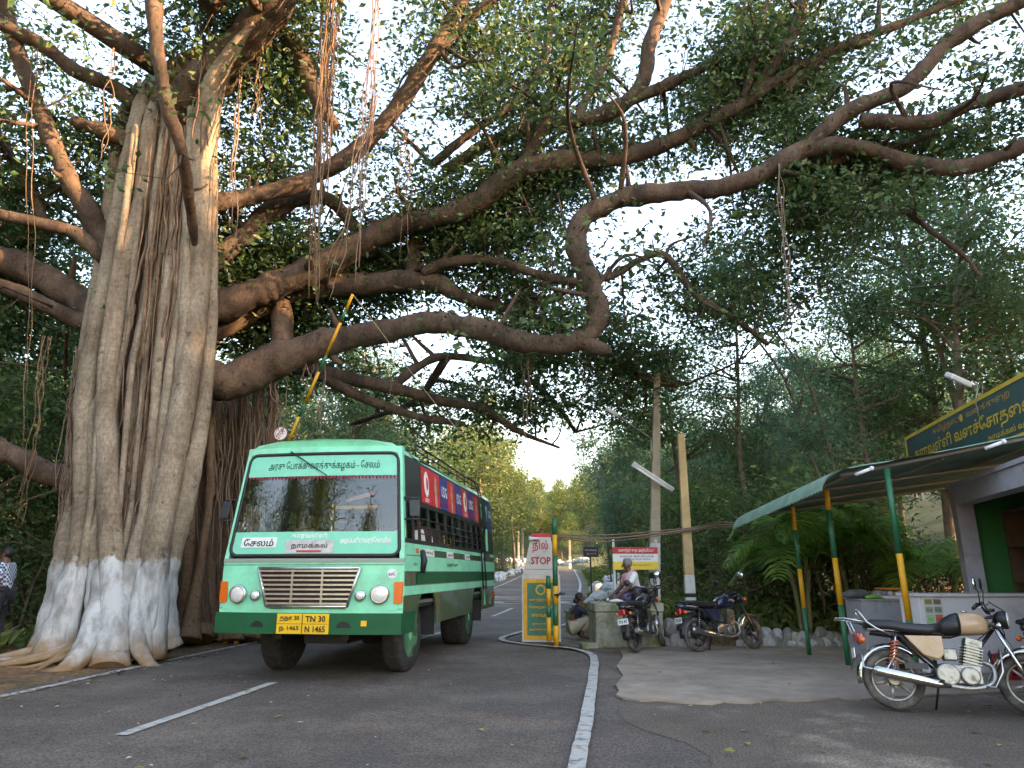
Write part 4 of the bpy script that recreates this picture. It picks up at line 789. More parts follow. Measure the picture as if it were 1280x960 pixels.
# cab window and door quarter light
mb = MB(); mb.box(HW - .03, HW + .003, .12, .17, 1.72, 2.32); mb.box(HW - .03, HW + .003, .55, .6, 1.72, 2.32); part(mb, 'cab_frame', DK); part(MB().box(HW - .02, HW - .016, .17, .55, 1.78, 2.26), 'cab_pane', PANE)
kinds = 'RrBrBRBr'; y = 1.15
for k, c in enumerate(kinds):
    b = .58; p_ = part(MB().box(HW + .001, HW + .007, y, y + b - .02, 2.33, 2.86), 'advert_panel', REDF if c in 'Rr' else NAVY); yc = y + b / 2 - .01
    if c == 'B':
        stext('UDG', .18, .4, yc, 2.62, WHT, p_, bold=.02); stext('பீடி', .08, .3, yc, 2.44, REDF, p_, bold=.02)
    elif c == 'R':
        mb = MB(); mb.prism([(.14 * math.cos(a), .19 * math.sin(a)) for a in np.linspace(0, 6.1, 22)], (HW + .009, yc, 2.62), (0, 1, 0), (0, 0, 1), (.003, 0, 0)); part(mb, 'white_oval', WHT, p_)
        mb = MB(); mb.prism([(.05 * math.cos(a) + .03, .1 * math.sin(a)) for a in np.linspace(0, 6.1, 16)], (HW + .013, yc, 2.63), (0, 1, 0), (0, 0, 1), (.002, 0, 0)); part(mb, 'red_swirl', REDF, p_); stext('555', .06, .24, yc, 2.38, WHT, p_)
    else:
        mb = MB()
        for (w_, h_, z_) in ((.05, .06, 2.74), (.09, .1, 2.6), (.07, .14, 2.45)): mb.prism([(w_ * math.cos(a), h_ * math.sin(a)) for a in np.linspace(0, 6, 14)], (HW + .009, yc, z_), (0, 1, 0), (0, 0, 1), (.003, 0, 0))
        part(mb, 'figure_print', mat('skin_print', (.5, .3, .2), .6), p_)
    y += b
p_ = part(MB().box(HW + .001, HW + .007, 6.8, 7.27, 2.2, 2.86), 'advert_panel', NAVY); stext('UDG', .16, .36, 7.03, 2.6, WHT, p_, bold=.02)
# roof with gutters, rack and ladder
prof = [(-HW, 2.9), (-HW + .03, 2.97), (-HW + .16, 3.04), (-.7, 3.09), (0, 3.11), (.7, 3.09), (HW - .16, 3.04), (HW - .03, 2.97), (HW, 2.9)]
mb = MB(); ysr = [0.0, .3, .7, 1.2, 3, 5, 6.8, 7.1, LEN]
for a, b in zip(ysr, ysr[1:]):
    for (x0, z0), (x1, z1) in zip(prof, prof[1:]): mb.add([(x0, a, z0), (x1, a, z1), (x1, b, z1), (x0, b, z0)], [(0, 1, 2, 3)], 0, True)
mb.add([(x, 0.001, z) for x, z in prof], [tuple(range(len(prof)))]); mb.add([(x, LEN, z) for x, z in prof], [tuple(range(len(prof)))])
rf = part(mb, 'roof', LG); bm = bmesh.new(); bm.from_mesh(rf.data); bmesh.ops.remove_doubles(bm, verts=bm.verts, dist=2e-3); bm.to_mesh(rf.data); bm.free()
mb = MB()
for s in (-1, 1):
    mb.bar((s * 1.0, 1.6, 3.26), (s * 1.0, 6.9, 3.26), .016, 6); mb.bar((s * 1.0, 1.6, 3.17), (s * 1.0, 6.9, 3.17), .012, 6)
    for k in range(8): yy = 1.6 + k * .757; mb.bar((s * 1.02, yy, 3.05), (s * 1.0, yy, 3.26), .013, 5)
for k in range(5): yy = 1.6 + k * 1.32; mb.bar((-1, yy, 3.17), (1, yy, 3.17), .012, 5)
part(mb, 'roof_rack', BLK, rf)
ld = MB()
for yy in (5.58, 5.92): ld.tube([(HW + .06, yy, 1.02), (HW + .06, yy, 2.9), (HW - .02, yy, 3.16), (HW - .2, yy, 3.26)], .015, 6)
ldo = part(ld, 'ladder', BLK)
for k in range(8): z = 1.08 + k * .26; part(MB().bar((HW + .06, 5.58, z), (HW + .06, 5.92, z), .011, 5), 'rung', BLK, ldo)
part(MB().box(-HW + .03, HW - .03, LEN - .04, LEN - .005, .62, 2.9), 'rear_wall', LG)
# cabin
part(MB().box(-HW + .04, HW - .04, .1, LEN - .05, .93, .97), 'floor', INT); part(MB().box(-1.1, 1.1, .12, .5, 1.5, 1.6, nx=6), 'dashboard', INT)
part(MB().box(-1.1, 1.1, .14, .16, .97, 1.5, nx=6), 'front_lining', INT)
for k in range(6):
    for s in (-1, 1):
        yy = 1.5 + k * .8; mb = MB(); mb.box(min(s * .3, s * 1.14), max(s * .3, s * 1.14), yy, yy + .42, 1.3, 1.4); mb.box(min(s * .3, s * 1.14), max(s * .3, s * 1.14), yy + .4, yy + .48, 1.35, 2.02); mb.box(min(s * .35, s * .4), max(s * .35, s * .4), yy + .1, yy + .3, .97, 1.3); part(mb, 'seat', SEATM, bevel=.02)
mb = MB(); mb.tube([(-.64 + .22 * math.cos(a), .52 + .07 * math.sin(a), 1.72 + .2 * math.sin(a)) for a in np.linspace(0, 2 * math.pi, 20, endpoint=False)], .015, 6, closed=True); mb.bar((-.64, .42, 1.5), (-.64, .52, 1.72), .02); mb.bar((-.85, .52, 1.72), (-.43, .52, 1.72), .014); part(mb, 'steering_wheel', BLK)
mb = MB().box(-.3, .3, 1.0, 1.5, .97, 1.35); part(mb, 'engine_cover', SEATM, bevel=.04)
# underside
mb = MB(); mb.box(-.5, -.4, .2, 7.1, .52, .7); mb.box(.4, .5, .2, 7.1, .52, .7); mb.box(-.3, .3, .7, 1.9, .42, .75); mb.box(-HW + .06, HW - .06, .12, LEN - .1, .88, .93); part(mb, 'chassis', BLK)
mb = MB(); mb.bar((-1, 1.35, .5), (1, 1.35, .5), .06); mb.bar((-1, 5.3, .5), (1, 5.3, .5), .08); mb.sph((0, 5.3, .5), .22); part(mb, 'axle', BLK)
for s in (-1, 1): part(MB().box(min(s * .6, s * 1.18), max(s * .6, s * 1.18), 1.95, 1.97, .45, .88), 'mud_flap', BLK); part(MB().box(min(s * .6, s * 1.18), max(s * .6, s * 1.18), 5.92, 5.94, .4, .8), 'mud_flap', BLK)
RIM = mat('rim_green', s2l((100, 180, 135)), .6, dirt=(.1, .1, .08), dirts=12, dirtw=(.55, .75))
def bwheel(x, y, s, wid, rz=0):
    w = MB().lathe([(.3, -wid / 2), (.46, -wid / 2), (.495, -wid * .38), (.5, -wid * .2), (.5, wid * .2), (.495, wid * .38), (.46, wid / 2), (.3, wid / 2)], (0, 0, 0), 'x', 32).build('wheel', TYRE, bus, loc=(x, y, .5)); w.rotation_euler = (0, 0, rz)
    sx = s * wid / 2
    MB().lathe([(.305, sx), (.29, sx - s * .012), (.265, sx - s * .05), (.2, sx - s * .06), (.14, sx - s * .055), (.0, sx - s * .055)], (0, 0, 0), 'x', 24).build('rim', RIM, w)
    hb = MB().lathe([(.1, sx - s * .05), (.085, sx - s * .005), (.05, sx + s * .01), (0, sx + s * .01)], (0, 0, 0), 'x', 16).build('hub', RIM, w)
    for k in range(10): a = k * .628; MB().lathe([(.015, sx - s * .06), (.015, sx - s * .02), (0, sx - s * .02)], (0, .17 * math.cos(a), .17 * math.sin(a)), 'x', 6).build('bolt', RIM, w)
for s in (-1, 1): bwheel(s * .87, 1.35, s, .25, R(-4)); bwheel(s * .82, 5.3, s, .46)
# mirrors on brackets
for s in (-1, 1):
    mb = MB(); X = s * (HW + .16)
    for z in (2.02, 2.3): mb.tube([(s * 1.13, .1, z), (s * (HW + .02), .02, z), (s * (HW + .22), .0, z)], .011, 5)
    mb.bar((s * (HW + .22), 0, 2.02), (s * (HW + .22), 0, 2.3), .011, 5); o = part(mb, 'mirror_bracket', DK)
    part(MB().box(X - .075, X + .06, -.025, .01, 2.05, 2.27, 0), 'mirror', DK, o, bevel=.012)
# dashboard things
pot = empty('brass_lamp', (0, 0, 0), 0, 'tall brass lamp standing inside the bus windscreen', 'lamp')
M_b = Matrix.Translation((-2.60, 9.42, 0)) @ Matrix.Rotation(R(-7.8), 4, 'Z'); pot.matrix_world = M_b @ Matrix.Translation((.1, .42, 1.6))
MB().lathe([(.09, 0), (.08, .03), (.025, .08), (.02, .2), (.05, .25), (.02, .3), (.02, .38), (.065, .42), (.07, .46), (.03, .5), (.02, .58), (.045, .6), (.0, .68)], seg=16).build('stem', BRASS, pot)
bx_ = MB().box(-.14, .14, -.08, .08, 0, .15).build('cardboard_box', mat('pale_card', (.5, .46, .38), .8)); bx_.matrix_world = M_b @ Matrix.Translation((.36, .36, 1.602)); tag(bx_, 'pale box on the bus dashboard behind the windscreen', 'box')
fl = empty('flower_pot', (0, 0, 0), 0, 'small pot of red flowers in the bus windscreen corner', 'plant'); fl.matrix_world = M_b @ Matrix.Translation((-.93, .36, 1.602))
MB().lathe([(.05, 0), (.07, .08), (.06, .08)], seg=12).build('pot', WHT, fl)
mb = MB()
for k in range(26): mb.sph((random.gauss(0, .05), random.gauss(0, .04), .18 + random.gauss(0, .05)), .02, 6, 4)
mb.build('leaves', LM[3], fl); mb = MB()
for k in range(12): mb.sph((random.gauss(0, .05), random.gauss(-.02, .04), .24 + random.gauss(0, .03)), .022, 6, 4)
mb.build('flowers', REDF, fl)
# ------------------------------------------------------------------ motorcycles
def loft(mb, rows, seg=14, p=2.4, mi=0):
    # rows: (x, zc, half width, half height[, yc]); closed superellipse sections along x
    vs = []
    for r_ in rows:
        x, zc, hw, hh = r_[:4]; yc = r_[4] if len(r_) > 4 else 0
        for k in range(seg):
            a = 2 * math.pi * k / seg; c, s = math.cos(a), math.sin(a)
            vs.append((x, yc + hw * math.copysign(abs(c) ** (2 / p), c), zc + hh * math.copysign(abs(s) ** (2 / p), s)))
    n = len(rows); fs = [(i * seg + k, i * seg + (k + 1) % seg, (i + 1) * seg + (k + 1) % seg, (i + 1) * seg + k) for i in range(n - 1) for k in range(seg)]
    fs += [tuple(range(seg))[::-1], tuple((n - 1) * seg + k for k in range(seg))]; mb.add(vs, fs, mi, True); return mb
RUB = BLK; SEATB = mat('black_seat', (.014, .014, .016), .42); ENG = mat('engine_alloy', (.33, .32, .3), .38, metal=.85, dirt=(.06, .05, .04), dirts=14, dirtw=(.5, .7)); REDL = mat('red_lens', (.5, .012, .02), .15, coat=.6); SPR = mat('orange_spring', (.6, .12, .04), .4)
ALLOY = mat('alloy_wheel', (.4, .38, .35), .4, metal=.6, dirt=(.12, .1, .08), dirts=10, dirtw=(.5, .75)); BLKW = mat('black_wheel', (.03, .03, .032), .45, dirt=(.12, .1, .08), dirts=10, dirtw=(.5, .75)); PLATE = mat('white_plate', (.72, .72, .7), .5, var=.05)
FRM = mat('black_frame', (.015, .015, .016), .4); MIRR = mat('mirror_glass', (.75, .76, .78), .05, metal=1.)
DUST = mat('dusty_tyre', (.05, .046, .042), .9, dirt=(.2, .17, .14), dirts=7, dirtw=(.42, .7))
def motorcycle(loc, rz, lean, paint, panel, wheelm, chrome, label, plate=None, rack=False, cover=None, steer=0.):
    b = empty('motorcycle', loc, rz, label, 'motorcycle', 'parked motorcycles'); b.rotation_euler = (R(lean), 0, rz); b.scale = (.94,) * 3
    B = lambda mb, nm, m, par=None, **k: mb.build(nm, m, par or b, **k)
    fk = empty('front_fork', (1.03, 0, .9)); fk.parent = b; ax_ = Vector((.24, 0, -.6)).normalized(); fk.rotation_mode = 'QUATERNION'; fk.rotation_quaternion = Quaternion(-ax_, R(steer)); FO = Vector((1.03, 0, .9))
    def F(mb, nm, m, **k):
        mb.v = [tuple(Vector(v) - FO) for v in mb.v]; return mb.build(nm, m, fk, **k)
    def wheel(x, front):
        tr = MB(); mj, mn = .255, .047
        tr.tube([(x + mj * math.cos(a), 0, .302 + mj * math.sin(a)) for a in np.linspace(0, 2 * math.pi, 36, endpoint=False)], mn, 10, closed=True)
        rm = MB(); rm.tube([(x + .212 * math.cos(a), 0, .302 + .212 * math.sin(a)) for a in np.linspace(0, 2 * math.pi, 36, endpoint=False)], .02, 8, closed=True)
        for k in range(6):
            a = k * math.pi / 3 + .3; c, s = math.cos(a), math.sin(a); rm.tube([(x + .05 * c, 0, .302 + .05 * s), (x + .21 * c, 0, .302 + .21 * s)], [.024, .013], 6)
        rm.lathe([(.06, -.06), (.065, -.03), (.065, .03), (.06, .06)], (x, 0, .302), 'y', 16)
        g = F if front else B
        t_ = g(tr, 'tyre', DUST); g(rm, 'rim', wheelm)
        g(MB().lathe([(.085, .062), (.085, .07)], (x, 0, .302), 'y', 18), 'brake_drum', ENG)
    wheel(0, False); wheel(1.27, True)
    def guard(x, a0, a1, r, w, m, nm, g):
        mb = MB(); A = np.linspace(R(a0), R(a1), 12); vs = []
        for a in A:
            for (y, dr) in ((-w, -.025), (-w * .6, .004), (0, .014), (w * .6, .004), (w, -.025)): vs.append((x + (r + dr) * math.cos(a), y, .302 + (r + dr) * math.sin(a)))
        mb.add(vs, [(i * 5 + k, i * 5 + k + 1, (i + 1) * 5 + k + 1, (i + 1) * 5 + k) for i in range(11) for k in range(4)], 0, True); o = g(mb, nm, m)
        s_ = o.modifiers.new('solid', 'SOLIDIFY'); s_.thickness = .004
    guard(1.27, 20, 165, .335, .07, chrome, 'front_mudguard', F); guard(0, 45, 190, .345, .075, chrome if rack else FRM, 'rear_mudguard', B)
    for s in (-1, 1):
        F(MB().tube([(1.27, s * .085, .302), (1.19, s * .085, .5), (1.03, s * .085, .9)], [.026, .024, .019], 8), 'fork_leg', chrome if rack else FRM)
        sh = B(MB().bar((-.02, s * .12, .36), (.06, s * .12, .72), .016, 8), 'shock_absorber', chrome)
        mb = MB(); mb.tube([(-.005 + .05 * t + .034 * math.cos(t * 44), s * .12 + .034 * math.sin(t * 44), .44 + .24 * t) for t in np.linspace(0, 1, 60)], .0085, 5); B(mb, 'spring', SPR if rack else FRM, sh)
        B(MB().tube([(-.02, s * .1, .302), (.45, s * .1, .36)], .022, 6), 'swingarm', FRM)
    mb = MB(); mb.tube([(1.02, 0, .82), (.85, 0, .62), (.8, 0, .34), (.45, 0, .3), (.42, 0, .5)], .02, 7); mb.tube([(1.0, 0, .86), (.6, 0, .74), (.1, 0, .74), (-.16, 0, .78)], .02, 7)
    for s in (-1, 1): mb.tube([(.1, s * .1, .74), (.42, s * .11, .42)], .014, 6); mb.tube([(-.16, s * .09, .76), (.2, s * .1, .72)], .014, 6)
    B(mb, 'frame', FRM)
    mb = MB(); mb.box(.45, .82, -.12, .12, .27, .46); mb.lathe([(.11, -.15), (.115, -.1), (.115, .1), (.11, .15)], (.5, 0, .36), 'y', 16); mb.lathe([(.09, -.16), (.095, .14)], (.7, 0, .35), 'y', 14); e = B(mb, 'engine', ENG, bevel=.015)
    mb = MB(); Mx = Matrix.Translation((.74, 0, .44)) @ Matrix.Rotation(R(14), 4, 'Y')
    for k in range(7): mb.box(-.085, .085, -.095, .095, .03 * k, .03 * k + .014, M=Mx)
    mb.box(-.06, .06, -.065, .065, 0, .21, M=Mx); mb.box(-.075, .075, -.08, .08, .21, .28, M=Mx); B(mb, 'cylinder', ENG, e); B(MB().box(.5, .64, -.05, .05, .5, .62), 'carburettor', ENG, e, bevel=.015)
    ex = B(MB().tube(cr([(.84, -.05, .5), (.93, -.08, .44), (.9, -.11, .3), (.72, -.13, .235), (.48, -.145, .25)], 5), .021, 8), 'exhaust', ALLOY)
    mb = MB(); mb.tube([(.5, -.15, .25), (.38, -.155, .265), (.2, -.165, .3), (-.18, -.17, .375), (-.22, -.17, .383)], [.022, .042, .052, .058, .04], 14); B(mb, 'muffler', chrome, ex)
    # tank, seat, side panels
    mb = MB(); loft(mb, [(.52, .80, .07, .05), (.56, .83, .105, .085), (.68, .865, .125, .11), (.82, .875, .135, .12), (.92, .87, .115, .105), (.985, .86, .06, .06)]); B(mb, 'fuel_tank', paint)
    B(MB().lathe([(.03, 0), (.03, .012), (.0, .014)], (.78, 0, .992), 'z', 12), 'fuel_cap', chrome)
    if cover: mb = MB(); loft(mb, [(.5, .81, .075, .055), (.56, .835, .112, .09), (.64, .86, .128, .112), (.7, .87, .131, .117)]); B(mb, 'tank_cover', cover)
    mb = MB(); loft(mb, [(-.22, .84, .09, .035), (-.16, .845, .12, .055), (.05, .835, .13, .06), (.2, .81, .13, .06), (.4, .80, .12, .06), (.54, .83, .085, .05)], p=3.2); st = B(mb, 'seat', SEATB)
    mb = MB(); loft(mb, [(-.2, .795, .1, .012), (.5, .765, .1, .012)], p=4); B(mb, 'seat_trim', chrome, st)
    for s in (-1, 1):
        mb = MB(); mb.prism([(.14, .735), (.5, .735), (.5, .56), (.44, .5), (.3, .54)], (0, s * .115, 0), (1, 0, 0), (0, 0, 1), (0, s * .03, 0)); sp_ = B(mb, 'side_panel', panel, bevel=.012)
        B(MB().box(.1, .32, s * .155 - .002, s * .155 + .002, .4, .46), 'footrest_plate', FRM)
        B(MB().bar((.42, s * .12, .3), (.42, s * .25, .29), .014, 7), 'footrest', RUB)
    # tail
    tl = B(MB().box(-.33, -.25, -.05, .05, .66, .76), 'tail_light', REDL, bevel=.015)
    for s in (-1, 1):
        B(MB().sph((-.27, s * .13, .68), .033, 10, 6, sc3=(1.2, 1, 1)), 'rear_indicator', AMB)
        B(MB().bar((-.25, s * .04, .68), (-.27, s * .13, .68), .008, 5), 'indicator_stem', FRM)
    pl = B(MB().box(-.365, -.355, -.1, .1, .5, .6), 'number_plate', PLATE)
    if plate: text(plate, .055, .17, frame((-.367, 0, .55), (0, -1, 0), (0, 0, 1)), INK, pl, bold=.02)
    if rack:
        mb = MB()
        for s in (-1, 1): mb.tube([(.02, s * .13, .74), (-.12, s * .14, .8), (-.2, s * .14, .86), (-.26, s * .12, .96), (-.28, s * .1, .99)], .011, 6); mb.tube([(-.2, s * .14, .86), (-.42, s * .12, .9), (-.5, s * .1, .9)], .009, 6); mb.tube([(-.3, s * .1, .66), (-.38, s * .11, .9)], .008, 6)
        mb.tube([(-.28, -.1, .99), (-.28, .1, .99)], .011, 6); mb.tube([(-.5, -.1, .9), (-.5, .1, .9)], .009, 6)
        for y in (-.05, 0, .05): mb.tube([(-.24, y, .9), (-.5, y, .9)], .006, 5)
        B(mb, 'carrier_rack', STEEL)
        mb = MB(); mb.tube([(-.3, -.16, .55), (-.3, -.2, .4), (-.1, -.2, .36), (.0, -.19, .5)], .01, 6); B(mb, 'saree_guard', STEEL)
    else:
        mb = MB()
        for s in (-1, 1): mb.tube([(0, s * .12, .8), (-.2, s * .13, .86), (-.34, s * .05, .88), (-.34, 0, .88)], .012, 6)
        B(mb, 'grab_rail', FRM)
        mb = MB(); loft(mb, [(-.34, .8, .05, .03), (-.28, .79, .08, .05), (-.1, .78, .1, .06), (.1, .76, .1, .06)]); B(mb, 'tail_cowl', paint)
    mb = MB(); mb.prism([(-.24, .6), (-.38, .46), (-.4, .38), (-.36, .4), (-.2, .55)], (0, -.05, 0), (1, 0, 0), (0, 0, 1), (0, .1, 0)); B(mb, 'plate_bracket', FRM)
    # steering
    mb = MB(); mb.box(1.0, 1.08, -.12, .12, .85, .88); mb.box(.98, 1.06, -.12, .12, .93, .955); F(mb, 'triple_clamp', FRM, bevel=.01)
    mb = MB(); hp = [(.93, -.36, 1.05), (.96, -.22, 1.09), (1.0, -.1, 1.0), (1.02, 0, .985), (1.0, .1, 1.0), (.96, .22, 1.09), (.93, .36, 1.05)]; mb.tube(cr(hp, 4), .011, 8); hb = F(mb, 'handlebar', FRM)
    for s in (-1, 1):
        F(MB().tube([(.95, s * .25, 1.085), (.92, s * .38, 1.045)], .018, 8), 'grip', RUB); F(MB().tube([(.99, s * .2, 1.09), (1.0, s * .3, 1.075), (.97, s * .38, 1.05)], .007, 5), 'lever', FRM if not rack else STEEL)
        F(MB().tube([(.97, s * .18, 1.09), (.98, s * .24, 1.2), (.96, s * .3, 1.27)], .006, 5), 'mirror_stem', FRM)
        F(MB().lathe([(0, .018), (.045, .014), (.062, 0), (.06, -.006), (0, -.008)], (.96, s * .3, 1.29), 'x', 16), 'mirror', MIRR if s < 0 else FRM)
        F(MB().sph((1.1, s * .17, .87), .034, 10, 6), 'front_indicator', chrome if rack else AMB); F(MB().bar((1.05, s * .06, .88), (1.1, s * .15, .87), .008, 5), 'indicator_stem', FRM)
    F(MB().lathe([(.04, -.08), (.085, -.03), (.095, .03), (.09, .05)], (1.12, 0, .92), 'x', 18), 'headlight_shell', FRM if rack else paint); F(MB().lathe([(.088, .05), (.05, .068), (0, .072)], (1.12, 0, .92), 'x', 18), 'headlight', LENS)
    mb = MB()
    for s in (-1, 1): mb.lathe([(.042, 0), (.042, .03), (0, .031)], (1.03, s * .05, 1.0), 'z', 12)
    F(mb, 'instruments', FRM)
    if rack: mb = MB(); mb.tube([(.95, -.1, .5), (1.0, -.18, .62), (.98, -.2, .4), (.9, -.17, .25), (.8, -.12, .26)], .011, 6); mb.tube([(.95, .1, .5), (1.0, .18, .62), (.98, .2, .4), (.9, .17, .25), (.8, .12, .26)], .011, 6); B(mb, 'crash_guard', STEEL)
    mb = MB(); mb.tube(cr([(1.03, .06, 1.0), (1.15, .1, .8), (1.1, .06, .5), (1.26, .06, .33)], 5), .006, 5); mb.tube(cr([(.98, -.2, 1.08), (1.14, -.1, .95), (.9, -.06, .75), (.7, -.06, .6)], 5), .006, 5); B(mb, 'control_cable', RUB)
    B(MB().tube([(.45, .12, .28), (.4, .26, .02 - .26 * math.sin(R(abs(lean))) + .01)], .012, 6), 'side_stand', FRM)
    return b
beige = mat('beige_paint', (.5, .3, .17), .35, var=.12, scale=5, coat=.4, c2=(.6, .42, .28)); black_p = mat('black_paint', (.012, .014, .016), .25, coat=.6); blue_p = mat('navy_paint', (.012, .018, .05), .25, coat=.7)
p_ = gp(1118, 893); motorcycle((p_.x + .06, p_.y + .03, .035), R(-17), -9, beige, beige, ALLOY, mat('bike_chrome', (.62, .6, .56), .2, metal=1., dirt=(.16, .13, .1), dirts=9, dirtw=(.55, .75)), 'beige motorcycle with rear carrier parked before the white counter', None, True, SEATB, steer=-22)
p_ = gp(796, 819); motorcycle((p_.x, p_.y, .036), R(58), -9, black_p, black_p, BLKW, mat('grey_chrome', (.4, .4, .4), .3, metal=1.), 'black motorcycle seen from behind beside the mossy block', 'TN 47', steer=20)
p_ = gp(878, 818); motorcycle((p_.x - .05, p_.y, .036), R(24), -9, blue_p, blue_p, BLKW, MATS['grey_chrome'], 'dark blue motorcycle with red tail light before the stone edging', 'TN 28', steer=12)
motorcycle((5.98, 8.35, .02), R(35), -9, black_p, black_p, BLKW, MATS['grey_chrome'], 'motorcycle cut off by the right edge with only a handlebar tip showing', None)
# ------------------------------------------------------------------ people
SKIN = mat('brown_skin', (.13, .06, .035), .55, var=.12, scale=20); HAIR = mat('black_hair', (.012, .011, .011), .6); GREY = mat('grey_hair', (.2, .19, .18), .7)
def skin_mesh(name, J, E, m, parent, sub=2):
    me = bpy.data.meshes.new(name); keys = list(J); me.from_pydata([J[k][:3] for k in keys], [], []) if False else me.from_pydata([tuple(J[k][:3]) for k in keys], [(keys.index(a), keys.index(b)) for a, b in E], [])
    o = bpy.data.objects.new(name, me); col.objects.link(o); s = o.modifiers.new('skin', 'SKIN'); s.use_smooth_shade = True
    sv = me.skin_vertices[0].data if me.skin_vertices else None
    if sv is None: bpy.context.view_layer.update(); sv = me.skin_vertices[0].data
    for i, k in enumerate(keys):
        r_ = J[k][3]; sv[i].radius = (r_, r_) if not isinstance(r_, tuple) else r_; sv[i].use_root = (i == 0)
    u = o.modifiers.new('sub', 'SUBSURF'); u.levels = sub; u.render_levels = sub
    bpy.context.view_layer.update(); nm = bpy.data.meshes.new_from_object(o.evaluated_get(bpy.context.evaluated_depsgraph_get())); bpy.data.objects.remove(o)
    nm.name = name; nm.materials.clear(); r = link(name, nm, m, parent)
    for p in nm.polygons: p.use_smooth = True
    return r
def hand(J, E, w, d, up, s, nm):
    d = Vector(d).normalized(); up = Vector(up).normalized(); side = d.cross(up).normalized() * s; w = Vector(w)
    p = w + d * .07; J[nm + 'palm'] = (*p, .03); E.append((nm + 'wr', nm + 'palm'))
    for i, (o, l) in enumerate(((-.028, .065), (-.009, .075), (.01, .07), (.028, .055))):
        a = p + side * o + d * .03; b = a + d * l * .5 - up * .01; c = b + d * l * .4 - up * .025; J[f'{nm}f{i}a'] = (*a, .0095); J[f'{nm}f{i}b'] = (*b, .0085); J[f'{nm}f{i}c'] = (*c, .007); E += [(nm + 'palm', f'{nm}f{i}a'), (f'{nm}f{i}a', f'{nm}f{i}b'), (f'{nm}f{i}b', f'{nm}f{i}c')]
    a = w + d * .03 - side * .045; b = a + d * .04 - side * .02; J[nm + 't0'] = (*a, .011); J[nm + 't1'] = (*b, .008); E += [(nm + 'palm', nm + 't0'), (nm + 't0', nm + 't1')]
def person(loc, rz, P, label, cloth, hair=HAIR, longhair=False, group=None, hands=True):
    """P: joint positions in the person's frame (x right, y forward, z up); cloth: list of (name, material, chains, grow)"""
    e = empty('person', loc, rz, label, 'person', group); V_ = Vector
    J = {'pelvis': (*P['pelvis'], .125), 'belly': (*V_(P['pelvis']).lerp(V_(P['chest']), .5), .115), 'chest': (*P['chest'], .13), 'neck': (*P['neck'], .052), 'head0': (*P['head'], .07), 'head1': (*(V_(P['head']) + V_(P.get('hup', (0, 0, 1))) * .07), .088), 'head2': (*(V_(P['head']) + V_(P.get('hup', (0, 0, 1))) * .14), .06)}
    E = [('pelvis', 'belly'), ('belly', 'chest'), ('chest', 'neck'), ('neck', 'head0'), ('head0', 'head1'), ('head1', 'head2')]
    for s in 'lr':
        for a, b, r_ in (('sh', 'chest', .062), ('el', 'sh', .042), ('wr', 'el', .028)): J[s + a] = (*P[s + a], r_); E.append((b if b == 'chest' else s + b, s + a))
        for a, b, r_ in (('hip', 'pelvis', .095), ('kn', 'hip', .062), ('an', 'kn', .04), ('toe', 'an', .034)): J[s + a] = (*P[s + a], r_); E.append((b if b == 'pelvis' else s + b, s + a))
        if hands:
            d = V_(P[s + 'wr']) - V_(P[s + 'el']); hand(J, E, P[s + 'wr'], P.get(s + 'hd', d), P.get(s + 'hu', (0, 0, 1)), 1 if s == 'r' else -1, s)
    skin_mesh('body', J, E, SKIN, e)
    for nm, m, chains, g in cloth:
        JJ = {}; EE = []
        for ch in chains:
            prev = None
            for k in ch:
                k0, f = (k, 1.) if isinstance(k, str) else (k[0], k[1])
                key = k0 if f == 1. else k0 + str(f)
                if f == 1.: q = V_(J[k0][:3]); r_ = J[k0][3]
                else: kp = ch[ch.index(k) - 1]; kp = kp if isinstance(kp, str) else kp[0]; q = V_(J[kp][:3]).lerp(V_(J[k0][:3]), f); r_ = J[kp][3] * (1 - f) + J[k0][3] * f
                if key not in JJ: JJ[key] = (*q, r_ * g + .008)
                if prev: EE.append((prev, key))
                prev = key
        skin_mesh(nm, JJ, EE, m, e)
    # face and hair
    hp = V_(P['head']); up = V_(P.get('hup', (0, 0, 1))).normalized(); fw = V_(P.get('look', (0, 1, 0))).normalized(); fw = (fw - up * fw.dot(up)).normalized(); rt = fw.cross(up); H = lambda a, b, c: hp + rt * a + fw * b + up * c
    MB().tube([H(0, .078, .06), H(0, .098, .035), H(0, .085, .02)], [.008, .016, .01], 7).build('nose', SKIN, e)
    for s in (-1, 1):
        MB().sph(H(s * .033, .075, .062), .011, 8, 6).build('eye', HAIR, e); MB().sph(H(s * .088, -.005, .05), .022, 8, 6, sc3=(.5, .8, 1.2)).build('ear', SKIN, e)
        MB().tube([H(s * .012, .083, .085), H(s * .05, .07, .085)], .005, 5).build('eyebrow', hair, e)
    MB().tube([H(-.025, .078, -.012), H(0, .085, -.01), H(.025, .078, -.012)], .006, 6).build('mouth', mat('lips', (.16, .05, .04), .5), e)
    mb = MB(); mb.sph(H(0, -.018, .088), .098, 14, 10, sc3=(.95, 1.0, 1.0))
    if longhair: mb.sph(H(0, -.1, .02), .06, 10, 8)
    Mh = Matrix((rt, fw, up)).transposed()
    mb.v = [tuple(V_(v) if (V_(v) - hp).dot(fw) < .055 and ((V_(v) - hp).dot(up) > .03 or (V_(v) - hp).dot(fw) < -.02) else hp + (V_(v) - hp) * .55) for v in mb.v]
    mb.build('hair', hair, e); return e
TOR = ['pelvis', 'belly', 'chest', ('neck', .55)]
def sleeves(f): return [['chest', s + 'sh', (s + 'el', f)] for s in 'lr']
LEGS = [['pelvis', s + 'hip', s + 'kn', (s + 'an', .85)] for s in 'lr']
